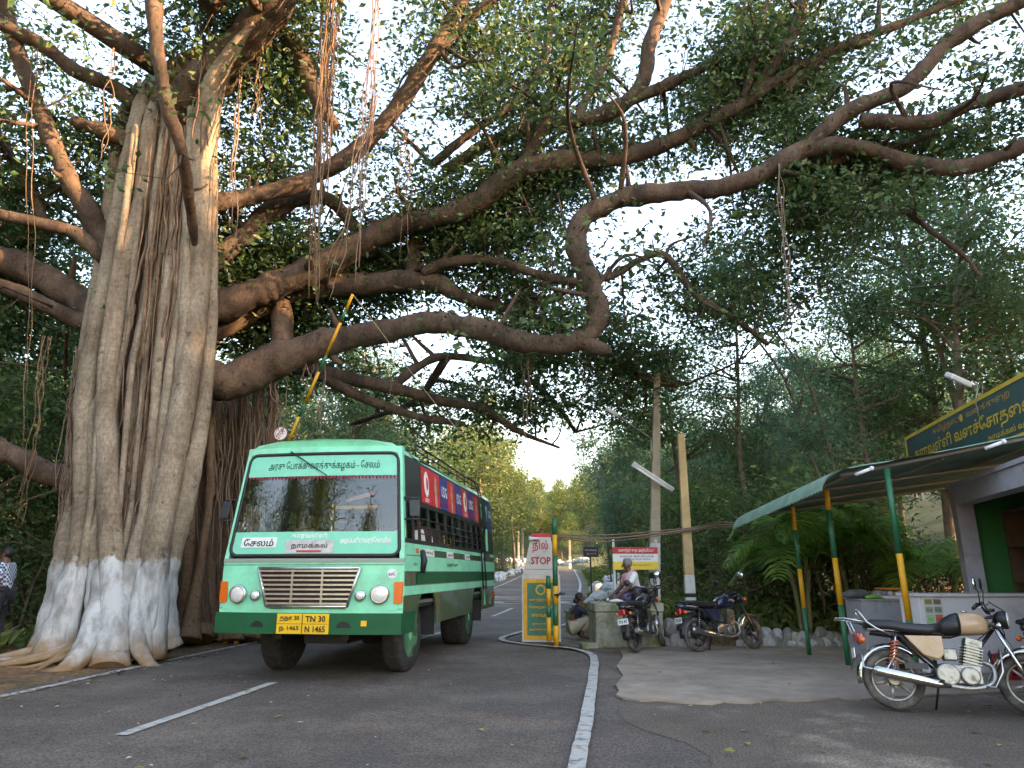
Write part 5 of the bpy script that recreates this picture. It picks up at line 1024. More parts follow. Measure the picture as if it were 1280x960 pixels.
def seated(z=0., lift=0.):
    P = {'pelvis': (0, 0, z + .1), 'chest': (0, .03, z + .45), 'neck': (0, .04, z + .62), 'head': (0, .06, z + .7)}
    for s, k in ((-1, 'l'), (1, 'r')):
        P.update({k + 'sh': (s * .19, .03, z + .54), k + 'el': (s * .24, .08, z + .27), k + 'wr': (s * .17, .28, z + .2), k + 'hip': (s * .1, .04, z + .09), k + 'kn': (s * .12, .46, z + .08), k + 'an': (s * .12, .46, z - .34), k + 'toe': (s * .12, .58, z - .38)})
    return P
# man seated cross-legged on the block
P = {'pelvis': (0, 0, .1), 'chest': (0, .07, .42), 'neck': (0, .11, .56), 'head': (0, .14, .63), 'look': (0, 1, -.15), 'hup': (0, .12, 1)}
for s, k in ((-1, 'l'), (1, 'r')): P.update({k + 'sh': (s * .2, .07, .5), k + 'el': (s * .27, .2, .26), k + 'wr': (s * .2, .42, .1), k + 'hip': (s * .1, .02, .09), k + 'kn': (s * .34, .3, .09), k + 'an': (-s * .02, .34 + .06 * s, .06), k + 'toe': (-s * .16, .36 + .06 * s, .05)})
shirt_w = mat('white_shirt', (.68, .68, .67), .8, var=.07, scale=12); lungi = mat('purple_lungi', (.1, .08, .16), .85, var=.3, scale=18)
man = person((2.36, 14.2, .80), R(98), P, 'old man in white shirt sitting on the mossy block by the pole', [('shirt', shirt_w, [TOR] + sleeves(.75), 1.12), ('lungi', lungi, LEGS, 1.18)], GREY)
mb = MB(); mb.tube([(-.13, .21, .2), (-.12, .2, .34), (-.1, .19, .48), (-.06, .06, .58), (0, -.02, .585), (.06, .06, .58), (.1, .19, .48), (.12, .2, .3)], .035, 8, flat=.5); mb.build('pink_towel', mat('pink_cloth', (.7, .28, .3), .85, var=.15, scale=20), man)
# squatting woman
P = {'pelvis': (0, -.08, .2), 'chest': (0, .1, .52), 'neck': (0, .14, .67), 'head': (0, .17, .73), 'look': (0, 1, .25), 'hup': (0, -.1, 1), 'lsh': (-.17, .1, .6), 'rsh': (.17, .1, .6), 'lel': (-.2, .3, .42), 'rel': (.2, .34, .44), 'lwr': (-.1, .42, .58), 'rwr': (.1, .46, .62), 'lhd': (.2, .2, 1), 'rhd': (-.2, .2, 1), 'lhu': (0, -1, 0), 'rhu': (0, -1, 0)}
for s, k in ((-1, 'l'), (1, 'r')): P.update({k + 'hip': (s * .1, -.04, .2), k + 'kn': (s * .16, .34, .42), k + 'an': (s * .12, .12, .07), k + 'toe': (s * .12, .3, .03)})
saree = mat('cream_saree', (.4, .34, .26), .85, var=.15, scale=8, dirt=(.3, .05, .03), dirts=7, dirtw=(.56, .62)); blouse = mat('navy_blouse', (.015, .016, .035), .8)
wo = at(716, 760, 15.3)
woman = person((wo.x, 15.3, .036), R(-82), P, 'woman in cream saree squatting beside the stop board', [('blouse', blouse, [['belly', 'chest', ('neck', .4)]] + sleeves(.7), 1.1), ('saree', saree, [['pelvis', 'belly'], ['pelvis', 'lhip', 'lkn', ('lan', .8)], ['pelvis', 'rhip', 'rkn', ('ran', .8)]], 1.45)], HAIR, True)
mb = MB(); mb.tube([(-.12, .12, .66), (-.05, .24, .52), (.08, .2, .36), (.16, .08, .26)], [.05, .06, .07, .06], 8, flat=.45); mb.build('saree_drape', saree, woman)
bag = empty('bag', (wo.x + .45, 15.15, .036), .3, 'red and cream cloth bag leaning on the mossy block', 'bag')
mb = MB(); loft(mb, [(-.16, .14, .08, .1), (-.1, .17, .13, .17), (.08, .17, .13, .17), (.15, .15, .09, .12)], p=3); mb.build('sack', mat('patterned_cloth', (.45, .36, .28), .9, dirt=(.35, .05, .03), dirts=5, dirtw=(.48, .54)), bag)
MB().tube(cr([(-.08, 0, .33), (-.05, 0, .47), (.05, 0, .47), (.08, 0, .33)], 4), .012, 6).build('handle', REDP, bag); mb = MB(); mb.sph((.0, .0, .38), .09, 10, 7, sc3=(1, .8, .7)); mb.build('bundle', shirt_w, bag)
# man in a checked shirt at the left edge
chk = bpy.data.materials.new('checked_shirt'); chk.use_nodes = True; n_ = chk.node_tree.nodes; t_ = n_.new('ShaderNodeTexCoord'); c_ = n_.new('ShaderNodeTexChecker'); c_.inputs['Scale'].default_value = 26; c_.inputs[1].default_value = (.6, .64, .7, 1); c_.inputs[2].default_value = (.02, .06, .2, 1)
chk.node_tree.links.new(t_.outputs['Object'], c_.inputs['Vector']); chk.node_tree.links.new(c_.outputs[0], n_['Principled BSDF'].inputs['Base Color']); n_['Principled BSDF'].inputs['Roughness'].default_value = .8
P = {'pelvis': (0, 0, .9), 'chest': (0, .02, 1.25), 'neck': (0, .03, 1.43), 'head': (0, .05, 1.49)}
for s, k in ((-1, 'l'), (1, 'r')): P.update({k + 'sh': (s * .19, .02, 1.36), k + 'el': (s * .25, -.02, 1.08), k + 'wr': (s * .23, .12, .86), k + 'hip': (s * .1, 0, .88), k + 'kn': (s * .12, .03, .48), k + 'an': (s * .12, -.02, .09), k + 'toe': (s * .13, .13, .04)})
q = at(0, 735, 12.6); person((q.x + .06, 12.6, zg(q.x, 12.6)), R(100), P, 'man in blue checked shirt cut off by the left edge', [('shirt', chk, [TOR] + sleeves(.9), 1.14), ('trousers', mat('dark_trousers', (.02, .022, .03), .8), LEGS, 1.15)])
# people in the bus and behind the counter
def at_bus(x, y, z): return M_b @ Vector((x, y, z))
for (x, y, cm, lb) in ((.8, 1.55, shirt_w, 'bus passenger in white shirt behind the front side window'), (.72, 2.35, shirt_w, 'bus passenger in pale shirt in the second window bay'), (.85, 3.15, mat('yellow_cloth', (.6, .42, .05), .8), 'bus passenger in yellow behind the third window bay'), (-.64, .95, mat('khaki_cloth', (.22, .17, .1), .8), 'bus driver in khaki behind the steering wheel')):
    person(at_bus(x, y + .22, 1.38), R(180 - 7.8), seated(), lb, [('shirt', cm, [TOR] + sleeves(.8), 1.12), ('trousers', MATS['dark_trousers'], LEGS, 1.15)], group='people in the bus')
q = at(1238, 735, 11.3); person((q.x, 11.3, .52), R(120), seated(), 'dark-haired person sitting behind the white counter', [('shirt', mat('maroon_cloth', (.15, .03, .03), .8), [TOR] + sleeves(.8), 1.12), ('trousers', MATS['dark_trousers'], LEGS, 1.15)])
q2 = MB(); q2.box(q.x - .2, q.x + .2, 11.08, 11.48, .42, .5)
for sx in (-.16, .16):
    for sy in (-.16, .16): q2.box(q.x + sx - .02, q.x + sx + .02, 11.28 + sy - .02, 11.28 + sy + .02, .04, .42)
tag(q2.build('stool', wood_m), 'wooden stool hidden behind the white counter', 'stool')
# ------------------------------------------------------------------ shop, awning, signboard
GPAINT = mat('post_green', (.01, .13, .06), .45, var=.12, scale=8); YPAINT = mat('post_yellow', (.72, .33, .012), .5, var=.12, scale=10, dirt=(.3, .16, .03), dirts=8, dirtw=(.6, .75))
GREYW = mat('lavender_grey_plaster', (.4, .39, .43), .8, var=.08, scale=2.5, dirt=(.2, .19, .2), dirts=3, dirtw=(.52, .75)); WHITEW = mat('white_plaster', (.76, .72, .73), .8, var=.05, scale=2, dirt=(.36, .33, .33), dirts=2.2, dirtw=(.5, .8))
def banded_post(mb_pts, r, zs, name, label=None, loc=None, seg=10, parent=None, cat='post', group=None, square=False):
    a, b = Vector(mb_pts[0]), Vector(mb_pts[1]); e = parent
    if e is None: e = empty(name, a, 0, label, cat, group)
    o = a if parent is None else Vector((0, 0, 0)); n = len(zs) - 1
    for i in range(n):
        if zs[i] == zs[i + 1]: continue
        p, q = a.lerp(b, zs[i]) - o, a.lerp(b, zs[i + 1]) - o; mb = MB(); mb.bar(p, q, r, seg); mb.build('green_band' if (i % 2 == 0) else 'yellow_band', GPAINT if i % 2 == 0 else YPAINT, e)
    return e
RX = lambda x, y: 2.70 + .14 * (x - 4.5) - .068 * (y - 9.7)      # awning plane
for (x, y, lb, zs) in ((5.02, 9.47, 'green and yellow awning post nearest the white counter', (0, .27, .58, 1)), (4.88, 11.06, 'green and yellow awning post in the middle of the row', (0, .33, .6, .88, 1)), (4.84, 12.36, 'slim green and yellow awning post farthest from the shop', (0, .3, .56, .82, .98, 1))):
    banded_post([(x + .02, y, .038), (x - .02, y, RX(x, y) - .09)], .04 if y < 12 else .035, zs, 'awning_post', lb, cat='post', group='awning posts')
aw = empty('awning', (4.5, 9.7, 0), 0, 'corrugated green sheet awning with rounded eave before the shop', 'awning'); AO = Vector((4.5, 9.7, 0))
GSHEET = mat('weathered_green_sheet', (.15, .27, .2), .55, var=.15, scale=3, dirt=(.3, .32, .28), dirts=4, dirtw=(.5, .75))
def sheet(y0, y1, nm):
    # corrugated sheet: profile curls down at the eave (x small), corrugation along y
    prof = [(4.18, -.30), (4.22, -.2), (4.3, -.11), (4.42, -.04), (4.58, .0), (5.2, .06), (6.2, .19), (7.4, .35), (8.6, .52)]; vs = []; ny = int((y1 - y0 + (.9 if y0 < 9.7 else 0)) / .018); P = cr([(a, b) for a, b in prof], 3)
    for i in range(ny + 1):
        for (x, dz) in P:
            ya = y0 - (.54 * max(0, x - 4.5) if y0 < 9.7 else 0); y = ya + (y1 - ya) * i / ny; c = .012 * math.sin(2 * math.pi * (y) / .095); vs.append((x - c * .7 * (x < 4.45) - AO.x, y - AO.y, 2.71 - .068 * (y - 9.7) + dz + c))
    k = len(P); o = link(nm, npmesh(nm, vs, [(i * k + j_, i * k + j_ + 1, (i + 1) * k + j_ + 1, (i + 1) * k + j_) for i in range(ny) for j_ in range(k - 1)]), GSHEET, aw)
    for p in o.data.polygons: p.use_smooth = True
    return o
for a, b in ((9.62, 10.95), (10.95, 12.3), (12.3, 13.7)): sheet(a, b - .004, 'sheet')
PIPE = mat('grey_pipe', (.3, .27, .24), .5, metal=.4)
def rafter(y):
    y2 = y - (.54 * 4 if y < 10 else 0); return [(4.5, y, RX(4.5, y) - .07), (8.5, y2, RX(8.5, y2) - .07)]
for y in (9.75, 11.06, 12.36, 13.5): a, b = rafter(y); MB().bar(Vector(a) - AO, Vector(b) - AO, .028, 8).build('rafter', PIPE, aw)
for x in (4.75, 5.9, 7.1): MB().bar(Vector((x, 9.68, RX(x, 9.68) - .045)) - AO, Vector((x, 13.65, RX(x, 13.65) - .045)) - AO, .02, 7).build('purlin', PIPE, aw)
LAMPW = mat('lamp_housing', (.7, .7, .72), .4)
for x, lb in ((4.78, 'small white tube lamp under the awning edge near the eave'), (6.1, 'small white tube lamp under the awning edge near the signboard')):
    t = empty('tube_lamp', (x, 9.7 - .54 * (x - 4.5), RX(x, 9.7 - .54 * (x - 4.5)) - .11), 0, lb, 'lamp', 'awning lamps'); MB().tube([(-.18, -.02, -.03), (.0, -.1, .04)], .022, 8).build('tube', LAMPW, t); MB().sph((.01, -.11, .045), .032, 8, 6).build('cap', LAMPW, t)
# shop
P0 = Vector((6.9, 11.0, 0)); U = Vector((-.27, -.963, 0)).normalized(); NI = Vector((.963, -.27, 0)).normalized()
shop = empty('shop', P0, 0, 'small dark shop with grey pillar and green inner wall behind the counter', 'shop')
MS = Matrix(((NI.x, U.x, 0, 0), (NI.y, U.y, 0, 0), (0, 0, 1, 0), (0, 0, 0, 1)))   # x into the shop, y towards the viewer
SB = lambda x0, x1, y0, y1, z0, z1, nm, m, **k: MB().box(x0, x1, y0, y1, z0, z1, M=MS).build(nm, m, shop, **k)
SB(-.12, .12, -.15, .1, 0.02, 2.6, 'pillar', GREYW, bevel=.01); SB(-.12, .12, .1, 5.2, 2.34, 2.6, 'lintel', GREYW); SB(-.12, .12, 5.2, 5.45, .02, 2.598, 'pillar', GREYW)
GREENW = mat('green_wall_paint', (.012, .16, .035), .6, var=.1, scale=2)
SB(.12, 3.0, -.15, -.03, .02, 2.598, 'side_wall', GREENW); SB(2.9, 3.0, -.03, 5.4, .02, 2.598, 'back_wall', mat('dark_wall', (.05, .06, .05), .8)); SB(.12, 3.0, 5.3, 5.42, .02, 2.598, 'side_wall', GREENW); SB(-.15, 3.1, -.2, 5.5, 2.602, 2.66, 'roof_slab', GREYW); SB(-.1, 3, -.1, 5.3, .02, .06, 'floor_slab', MATS['old_concrete'])  # back wall in one dark tone
WD = mat('brown_shelf_wood', (.11, .06, .035), .6, var=.25, scale=6)
cb = empty('shelf_unit', (0, 0, 0), 0, 'dark wooden shelf unit inside the shop', 'shelf'); cb.location = P0
for z in (.06, .7, 1.2, 1.7, 2.2): MB().box(.5, 1.0, .0, 1.6, z, z + .035, M=MS).build('shelf', WD, cb)
for y in (0., 1.57): MB().box(.5, 1.0, y, y + .03, .06, 2.22, M=MS).build('side_board', WD, cb)
MB().box(1.0, 1.03, 0, 1.6, .06, 2.22, M=MS).build('back_board', WD, cb)
for i in range(6):
    p = P0 + MS @ Vector((.7, .15 + i * .2, .735 if i % 2 else 1.235)); c_ = random.choice([(.5, .3, .08), (.4, .4, .38), (.3, .05, .04)]); j_ = empty('jar', p, 0, f'small jar on the shop shelf, number {i + 1} from the green wall', 'jar', 'jars on the shop shelf')
    j_['label'] = ['glass jar on the shop shelf next to the green wall', 'second jar from the green wall on the shop shelf', 'third jar from the green wall on the shop shelf', 'fourth jar from the green wall on the shop shelf', 'fifth jar from the green wall on the shop shelf', 'last jar on the shop shelf, deepest in the shade'][i]
    MB().lathe([(.055, 0), (.06, .02), (.06, .15), (.045, .18)], seg=12).build('glass', mat(f'jar_{i}', c_, .2), j_); MB().lathe([(.05, .18), (.05, .21), (0, .212)], seg=12).build('lid', REDP, j_)
# counters
ct = empty('counter', (5.58, 10.2, .02), 0, 'white plastered shop counter with a menu sheet on its face', 'counter')
MB().box(0, 2.6, 0, .5, .02, 1.0).build('body', WHITEW, ct, bevel=.012); MB().box(-.03, 2.63, -.03, .53, 1.002, 1.04).build('top', WHITEW, ct, bevel=.008)
pc = MB().box(.06, .31, -.012, -.004, .62, .99).build('menu_sheet', mat('paper', (.62, .62, .58), .7), ct)
for i, c_ in enumerate(((.4, .32, .1), (.25, .2, .12), (.35, .36, .3), (.25, .3, .24), (.35, .6, .3), (.7, .16, .1))):
    x = .075 + .12 * (i % 2); z = (.9, .79, .645)[i // 2]; h = (.07, .08, .125)[i // 2]; MB().box(x, x + .1, -.015, -.013, z, z + h).build('print', mat(f'menu_print_{i}', c_, .7, var=.3, scale=60), pc)
    text(['இட்லி', 'தோசை', 'வடை', 'பூரி', 'காபி', 'டீ'][i], .025, .07, frame((x + .05, -.0165, z + h * .5), (1, 0, 0), (0, 0, 1)), INK, pc)
c2_ = empty('counter', (5.62, 11.95, .02), R(-4), 'grey plastered counter behind the middle awning post', 'counter'); MB().box(0, 1.1, 0, .7, .02, .88).build('body', GREYW, c2_, bevel=.012); MB().box(-.02, 1.12, -.02, .72, .882, .905).build('top', GREYW, c2_, bevel=.006)
ty = empty('snack_tray', (6.0, 12.1, .926), 0, 'tray of foil snack packets with orange lid on the grey counter', 'tray'); MB().box(-.05, .62, 0, .4, 0, .05).build('tray', LAMPW, ty, bevel=.01)
for k in range(14): MB().box(-.03 + (k % 7) * .09, .05 + (k % 7) * .09, .02 + (k // 7) * .18, .17 + (k // 7) * .18, .051, .1 + random.random() * .03).build('packet', mat(f'packet_{k % 4}', ((.4, .38, .42), (.3, .26, .34), (.5, .5, .52), (.35, .2, .2))[k % 4], .3, var=.4, scale=50), ty, bevel=.012)
MB().box(.1, .5, .06, .36, .14, .17).build('orange_lid', mat('orange_plastic', (.8, .25, .04), .4), ty, bevel=.008)
gb = MB(); loft(gb, [(-.1, .03, .05, .02), (0, .04, .07, .035), (.12, .035, .05, .025), (.18, .03, .02, .012)]); o_ = gb.build('green_pouch', mat('green_plastic', (.15, .5, .05), .4), None, loc=(5.83, 12.02, .925)); tag(o_, 'bright green pouch lying on the grey counter edge', 'pouch')
cw = MB(); loft(cw, [(-.22, .05, .1, .04), (-.1, .08, .12, .07), (.1, .08, .12, .065), (.2, .05, .08, .035)], p=3); o_ = cw.build('folded_tarpaulin', mat('grey_tarp', (.12, .13, .14), .6, var=.2), None, loc=(5.72, 12.3, .925)); tag(o_, 'folded dark tarpaulin at the end of the grey counter', 'tarpaulin')
cr_ = empty('crate', (6.25, 9.55, .042), R(3), 'red plastic crate on the ground under the white counter', 'crate'); RC = mat('red_plastic', (.42, .02, .025), .4)
for z in (0, .075, .15, .225):
    mb = MB()
    for (x0, x1, y0, y1) in ((0, .55, 0, .02), (0, .55, .34, .36), (0, .02, .02, .34), (.53, .55, .02, .34)): mb.box(x0, x1, y0, y1, z + .002, z + .052)
    mb.build('rail', RC, cr_)
mb = MB()
for x in (0.01, .13, .265, .4, .52): mb.box(x - .01, x + .02, -.006, .366, 0, .28)
mb.build('ribs', RC, cr_)
# signboard on the roof
A_, B_ = Vector((8.96, 16.0, 3.37)), Vector((7.45, 8.6, 3.37)); sx_ = (B_ - A_).normalized(); L_ = (B_ - A_).length; MSg = frame(A_, sx_, (0, 0, 1))
sg = empty('signboard', A_, 0, 'long dark green signboard with yellow Tamil lettering over the awning', 'sign'); sg.matrix_world = MSg
SGR = mat('sign_green', (.012, .065, .062), .5, var=.12, scale=2); SYL = mat('sign_yellow', (.7, .44, .03), .5, var=.1, scale=5)
MB().box(.06, L_ - .06, .06, .88, -.05, 0).build('panel', SGR, sg); mb = MB()
for (x0, x1, y0, y1) in ((0, L_, 0, .07), (0, L_, .87, .94), (0, .07, .07, .87), (L_ - .07, L_, .07, .87)): MB().box(x0, x1, y0, y1, -.06, .012).build('border', SYL, sg)
Tm = lambda x, y: Matrix.Translation((x, y, .006))
text('தமிழ்நாடு   வனத்துைற', .17, 3.4, Tm(3.4, .74), mat('sign_ink', (.55, .3, .06), .6), sg, bold=.012); text('காரவள்ளி வனச்ேசாதைன சாவடி', .34, 6.7, Tm(3.85, .44), SYL, sg, bold=.02); text('நாமக்கல் வனக்ேகாட்டம்', .15, 2.6, Tm(5.4, .17), SYL, sg, bold=.012)
MB().lathe([(.07, 0), (.07, .006)], (3.15, .745, 0), 'z', 16).build('emblem', SYL, sg)
for x in (.3, L_ * .5, L_ - .3): MB().box(x - .03, x + .03, -.5, .9, -.12, -.062).build('support', PIPE, sg)
fl_ = empty('floodlight', at(1222, 500, 12.2), 0, 'white floodlight on a bent arm above the signboard', 'lamp'); w_ = at(1222, 500, 12.2)
a, b = at(1187, 468, 12.0) - w_, at(1213, 480, 12.1) - w_; d = (b - a).normalized(); Mf = frame(a, d, Vector((0, .8, .4)))
mb = MB(); mb.box(-.02, .42, -.1, .1, -.06, .03, M=Mf); mb.build('housing', LAMPW, fl_, bevel=.02); MB().box(.0, .36, -.085, .085, -.07, -.062, M=Mf).build('lens', mat('grey_lens', (.3, .28, .32), .3), fl_)
MB().tube(cr([tuple(b + d * .05), tuple(b + Vector((.12, 0, -.05))), tuple(at(1220, 505, 12.15) - w_), (0.02, 0, -.55)], 5), .012, 6).build('arm', PIPE, fl_); MB().tube(cr([tuple(b + d * .05), tuple(b + Vector((.2, 0, .02))), tuple(at(1229, 500, 12.15) - w_), (0.12, 0, -.5)], 5), .008, 5).build('cable', PIPE, fl_)
# ------------------------------------------------------------------ stop board, gate, poles, notices
SB_ = gp(677, 804); sbd = empty('stop_board', (SB_.x, 14.75, .03), R(-3), 'tapered STOP board with red lettering over a green and yellow panel', 'sign'); PX = 1 / 59.0
WB = mat('stop_board_white', (.55, .5, .47), .7, var=.08, scale=4, dirt=(.35, .28, .25), dirts=5, dirtw=(.55, .75))
W_ = lambda z0, z1, a, b, y0, y1: [(-a, z0), (a, z0), (b, z1), (-b, z1)]
MB().prism([(-.36, 1.27), (.36, 1.27), (.2, 2.0), (-.2, 2.0)], (0, -.06, 0), (1, 0, 0), (0, 0, 1), (0, .12, 0)).build('upper_panel', WB, sbd); MB().prism([(-.2, 2.002), (.2, 2.002), (.185, 2.08), (-.185, 2.08)], (0, -.06, 0), (1, 0, 0), (0, 0, 1), (0, .12, 0)).build('red_cap', REDF, sbd)
MB().box(-.38, .38, -.08, .1, 0, 1.265).build('base_box', WB, sbd, bevel=.006); RDL = mat('stop_red', (.45, .03, .05), .6)
yb = MB().box(-.345, .345, -.1, -.082, .06, 1.19).build('yellow_border', YPAINT, sbd); gp_ = MB().box(-.275, .275, -.112, -.1, .13, 1.11).build('green_panel', mat('board_green', (.02, .15, .09), .5, var=.1), sbd)
fb = lambda x, y, z: frame((x, y, z), (1, 0, 0), (0, 0, 1))
text('நில்', .25, .31, fb(-.01, -.066, 1.82), RDL, sbd, bold=.02); text('STOP', .15, .4, fb(0, -.066, 1.54), RDL, sbd, bold=.03)
MB().box(-.34, .34, -.068, -.062, 1.37, 1.377).build('rule', RDL, sbd)
em = MB().lathe([(.1, 0), (.1, -.006)], (-.01, -.113, .98), 'y', 20).build('emblem', YPAINT, gp_); MB().lathe([(.07, 0), (.07, -.003)], (-.01, -.12, .98), 'y', 20).build('ring', MATS['board_green'], em)
for z, h_, w__, s_ in ((.79, .075, .44, 'வனத்துைற'), (.65, .08, .46, 'ேசாதைன'), (.51, .08, .36, 'சாவடி'), (.34, .045, .32, 'நாமக்கல்'), (.24, .05, .46, 'வனக்ேகாட்டம்')): text(s_, h_, w__, fb(-.01, -.116, z), YPAINT, gp_, bold=.02)
horn = empty('loudspeaker', (SB_.x - .12, 14.62, 2.0), 0, 'small white horn loudspeaker on top of the stop board', 'loudspeaker'); MB().lathe([(.055, -.12), (.03, -.04), (.02, .06), (.02, .1)], (0, 0, 0), 'x', 14).build('horn', LAMPW, horn); MB().box(-.02, .02, .05, .12, -.05, .03).build('bracket', DK, horn)
gpst = gp(696, 810); banded_post([(gpst.x, 14.05, .0), (gpst.x + .0, 14.05, 2.38)], .05, (0, .0, .16, .32, .46, .7, .86, 1), 'gate_post', 'tall green and yellow gate post in front of the stop board', cat='post')
banded_post([(gpst.x - .13, 14.08, .1), (gpst.x - .13, 14.08, 1.28)], .045, (0, 0, .36, .54, .8, 1), 'gate_post', 'shorter striped post tied to the tall gate post', cat='post')
mb = MB(); mb.tube([(gpst.x - .02, 14.0, .93), (gpst.x + .18, 13.98, .96)], .02, 6); mb.tube([(gpst.x + .02, 14.0, .88), (gpst.x + .1, 13.98, .99)], .016, 6); tag(mb.build('gate_latch', DK), 'dark latch knotted on the gate post', 'latch')
# raised boom behind the bus with stop disc
T0 = at(441, 368, 12.1); pv = at(300, 690, 14.6); banded_post([pv, T0], .027, (0, .1, .2, .24, .36, .42, .55, .6, .72, .78, .9, .94, 1), 'boom_barrier', 'raised green and yellow barrier boom behind the bus', cat='barrier')
bpst = MB(); bpst.box(pv.x - .14, pv.x - .06, 14.56, 14.66, .0, pv.z + .15); bpst.box(pv.x + .06, pv.x + .14, 14.56, 14.66, .0, pv.z + .15); bpst.box(pv.x - .06, pv.x + .06, 14.57, 14.65, pv.z - .05, pv.z + .1); tag(bpst.build('barrier_stand', YPAINT, bevel=.01), 'yellow stand of the barrier boom hidden behind the bus', 'post')
q = at(351, 542, 13.3); ds = empty('stop_disc', q, R(-6), 'round white STOP disc hanging on the barrier boom', 'sign'); ds.rotation_euler = (0, R(24), R(-4)); ds.scale = (.85,) * 3; MB().lathe([(.155, 0), (.155, -.015)], (0, 0, 0), 'y', 22).build('disc', WHT, ds); MB().tube([(.15 * math.cos(a), -.012, .15 * math.sin(a)) for a in np.linspace(0, 6.28, 22, endpoint=False)], .008, 5, closed=True).build('rim', RDL, ds)
text('STOP', .11, .24, frame((0, -.02, 0), (.2, 0, 1), (-1, 0, .2)), RDL, ds, bold=.03)
def cable(pts, r, name, label, m=DK, n=14, cat='cable'): tag(MB().tube(cr([tuple(p) for p in pts], n), r, 5).build(name, m), label, cat)
cable([T0, (T0 + Vector((gpst.x, 14.05, 2.36))) / 2 + Vector((0, 0, -.35)), Vector((gpst.x, 14.05, 2.36))], .008, 'rope', 'thin pull rope from the raised boom to the gate post', mat('rope', (.3, .25, .15), .9))
# poles
CONC = mat('pole_concrete', (.36, .3, .23), .85, var=.1, scale=3, dirt=(.24, .19, .14), dirts=2, dirtw=(.5, .75)); PWH = mat('whitewash', (.6, .6, .58), .8, var=.1, scale=6, dirt=(.4, .38, .35), dirts=6, dirtw=(.5, .7))
def pole(pxt, pyt, pxb, pyb, Y, w0, w1, label, white=1.55):
    b = at(pxb, pyb, Y); t = at(pxt, pyt, Y); d = t - b; base = b - d * ((b.z - zg(b.x, Y)) / d.z) - d.normalized() * .1; e = empty('utility_pole', base, 0, label, 'pole', 'utility poles'); d = t - base
    def seg(z0, z1, m, nm, g=1.):
        f0, f1 = z0 / d.z, z1 / d.z; mb = MB(); vs = []
        for f in (f0, f1):
            c = d * f; w = (w0 + (w1 - w0) * f) * g; vs += [(c.x - w, c.y - w * .7, c.z), (c.x + w, c.y - w * .7, c.z), (c.x + w, c.y + w * .7, c.z), (c.x - w, c.y + w * .7, c.z)]
        mb.add(vs, [(0, 3, 2, 1), (4, 5, 6, 7), (0, 1, 5, 4), (1, 2, 6, 5), (2, 3, 7, 6), (3, 0, 4, 7)]); mb.build(nm, m, e, bevel=.012)
    seg(0, white * .52, PWH, 'white_foot'); seg(white * .52, white * .6, INK, 'black_band', 1.01); seg(white * .6, white, PWH, 'white_band'); seg(white, d.z, CONC, 'shaft'); return e, base, t
p1, b1, t1 = pole(821, 467, 818, 748, 16.4, .125, .075, 'tall concrete pole with crossarm and street lamp beside the notice board', 1.6)
o_ = text('12', .1, .1, fb(0, 0, 0), INK, p1, bold=.02); q = at(818, 726, 16.4) - b1; o_.location = (q.x, q.y - .12, q.z); MB().tube([(q.x + .13 * math.cos(a), q.y - .115, q.z + .13 * math.sin(a)) for a in np.linspace(0, 6.28, 20, endpoint=False)], .012, 5, closed=True).build('number_ring', INK, p1)
a, b = at(797, 470, 16.35) - b1, at(846, 484, 16.5) - b1; MB().bar(a, b, .04, 6).build('crossarm', mat('rusty_steel', (.16, .06, .04), .8, var=.3, scale=14), p1)
for px, py in ((800, 468), (812, 472), (832, 477), (842, 481)): q = at(px, py, 16.4) - b1; MB().lathe([(.03, 0), (.04, .04), (.03, .06), (.04, .09), (.015, .13)], tuple(q), 'z', 10).build('insulator', mat('brown_ceramic', (.1, .035, .025), .3), p1)
a, b = at(814, 548, 16.3) - b1, at(771, 519, 15.9) - b1; la = MB().bar(a, b, .018, 6).build('lamp_arm', PIPE, p1); d = (b - a).normalized(); MB().tube([b - d * .05, b + d * .3], [.045, .05], 8).build('street_lamp_head', LAMPW, p1); MB().bar(a, a + Vector((0, 0, -.5)), .018, 6).build('arm_brace', PIPE, p1)
a, b = at(791, 580, 15.9) - b1, at(841, 613, 16.2) - b1; Mt = frame(a, (b - a), Vector((0, -.6, .8))); L2 = (b - a).length; tf = MB().box(0, L2, -.05, .06, -.03, .02, M=Mt).build('tube_light_tray', LAMPW, p1); mb = MB()
MB().tube([a + (b - a) * .03 + Vector((0, -.05, -.05)), a + (b - a) * .97 + Vector((0, -.05, -.05))], .022, 8).build('tube', mat('tube_white', (.8, .8, .8), .3), p1); MB().bar(b, at(822, 600, 16.35) - b1, .012, 5).build('tray_bracket', PIPE, p1)
p2, b2, t2_ = pole(851, 543, 863, 748, 15.6, .11, .075, 'shorter tan wooden pole beside the dark blue motorcycle', .95)
for s in p2.children:
    if s.name.startswith('shaft'): s.data.materials[0] = mat('tan_wood', (.5, .34, .17), .8, var=.15, scale=3, dirt=(.33, .22, .11), dirts=2.5, dirtw=(.5, .72))
for px, pt, pb, Y, lb in ((630, 652, 711, 80, 'far pole with white foot standing left of the road bend'), (653, 660, 705, 92, 'far white pole at the bend behind the stop board'), (648, 664, 700, 105, 'thin far pole just left of the white pole at the bend'), (712, 674, 706, 95, 'far slim pole right of the gate post')): pole(px, pt, px + .5, pb, Y, .17, .12, lb, 1.6)
CB = mat('dusty_cable', (.2, .13, .1), .8)
for k, (dz, r_) in enumerate(((0, .02), (.035, .014), (-.03, .012))):
    v = Vector((0, 0, dz)); cable([Vector((SB_.x + .1, 14.7, 2.06)) + v, at(760, 673, 14.9) + v * 2, at(862, 662, 15.45) + v, at(900, 656, 14.6) + v * 1.5, Vector((4.3, 13.6, 2.18)) + v], r_, 'overhead_cable', ['thick sagging cable from the stop board to the awning', 'upper thin strand of the sagging cable bundle', 'lower thin strand of the sagging cable bundle'][k], CB)
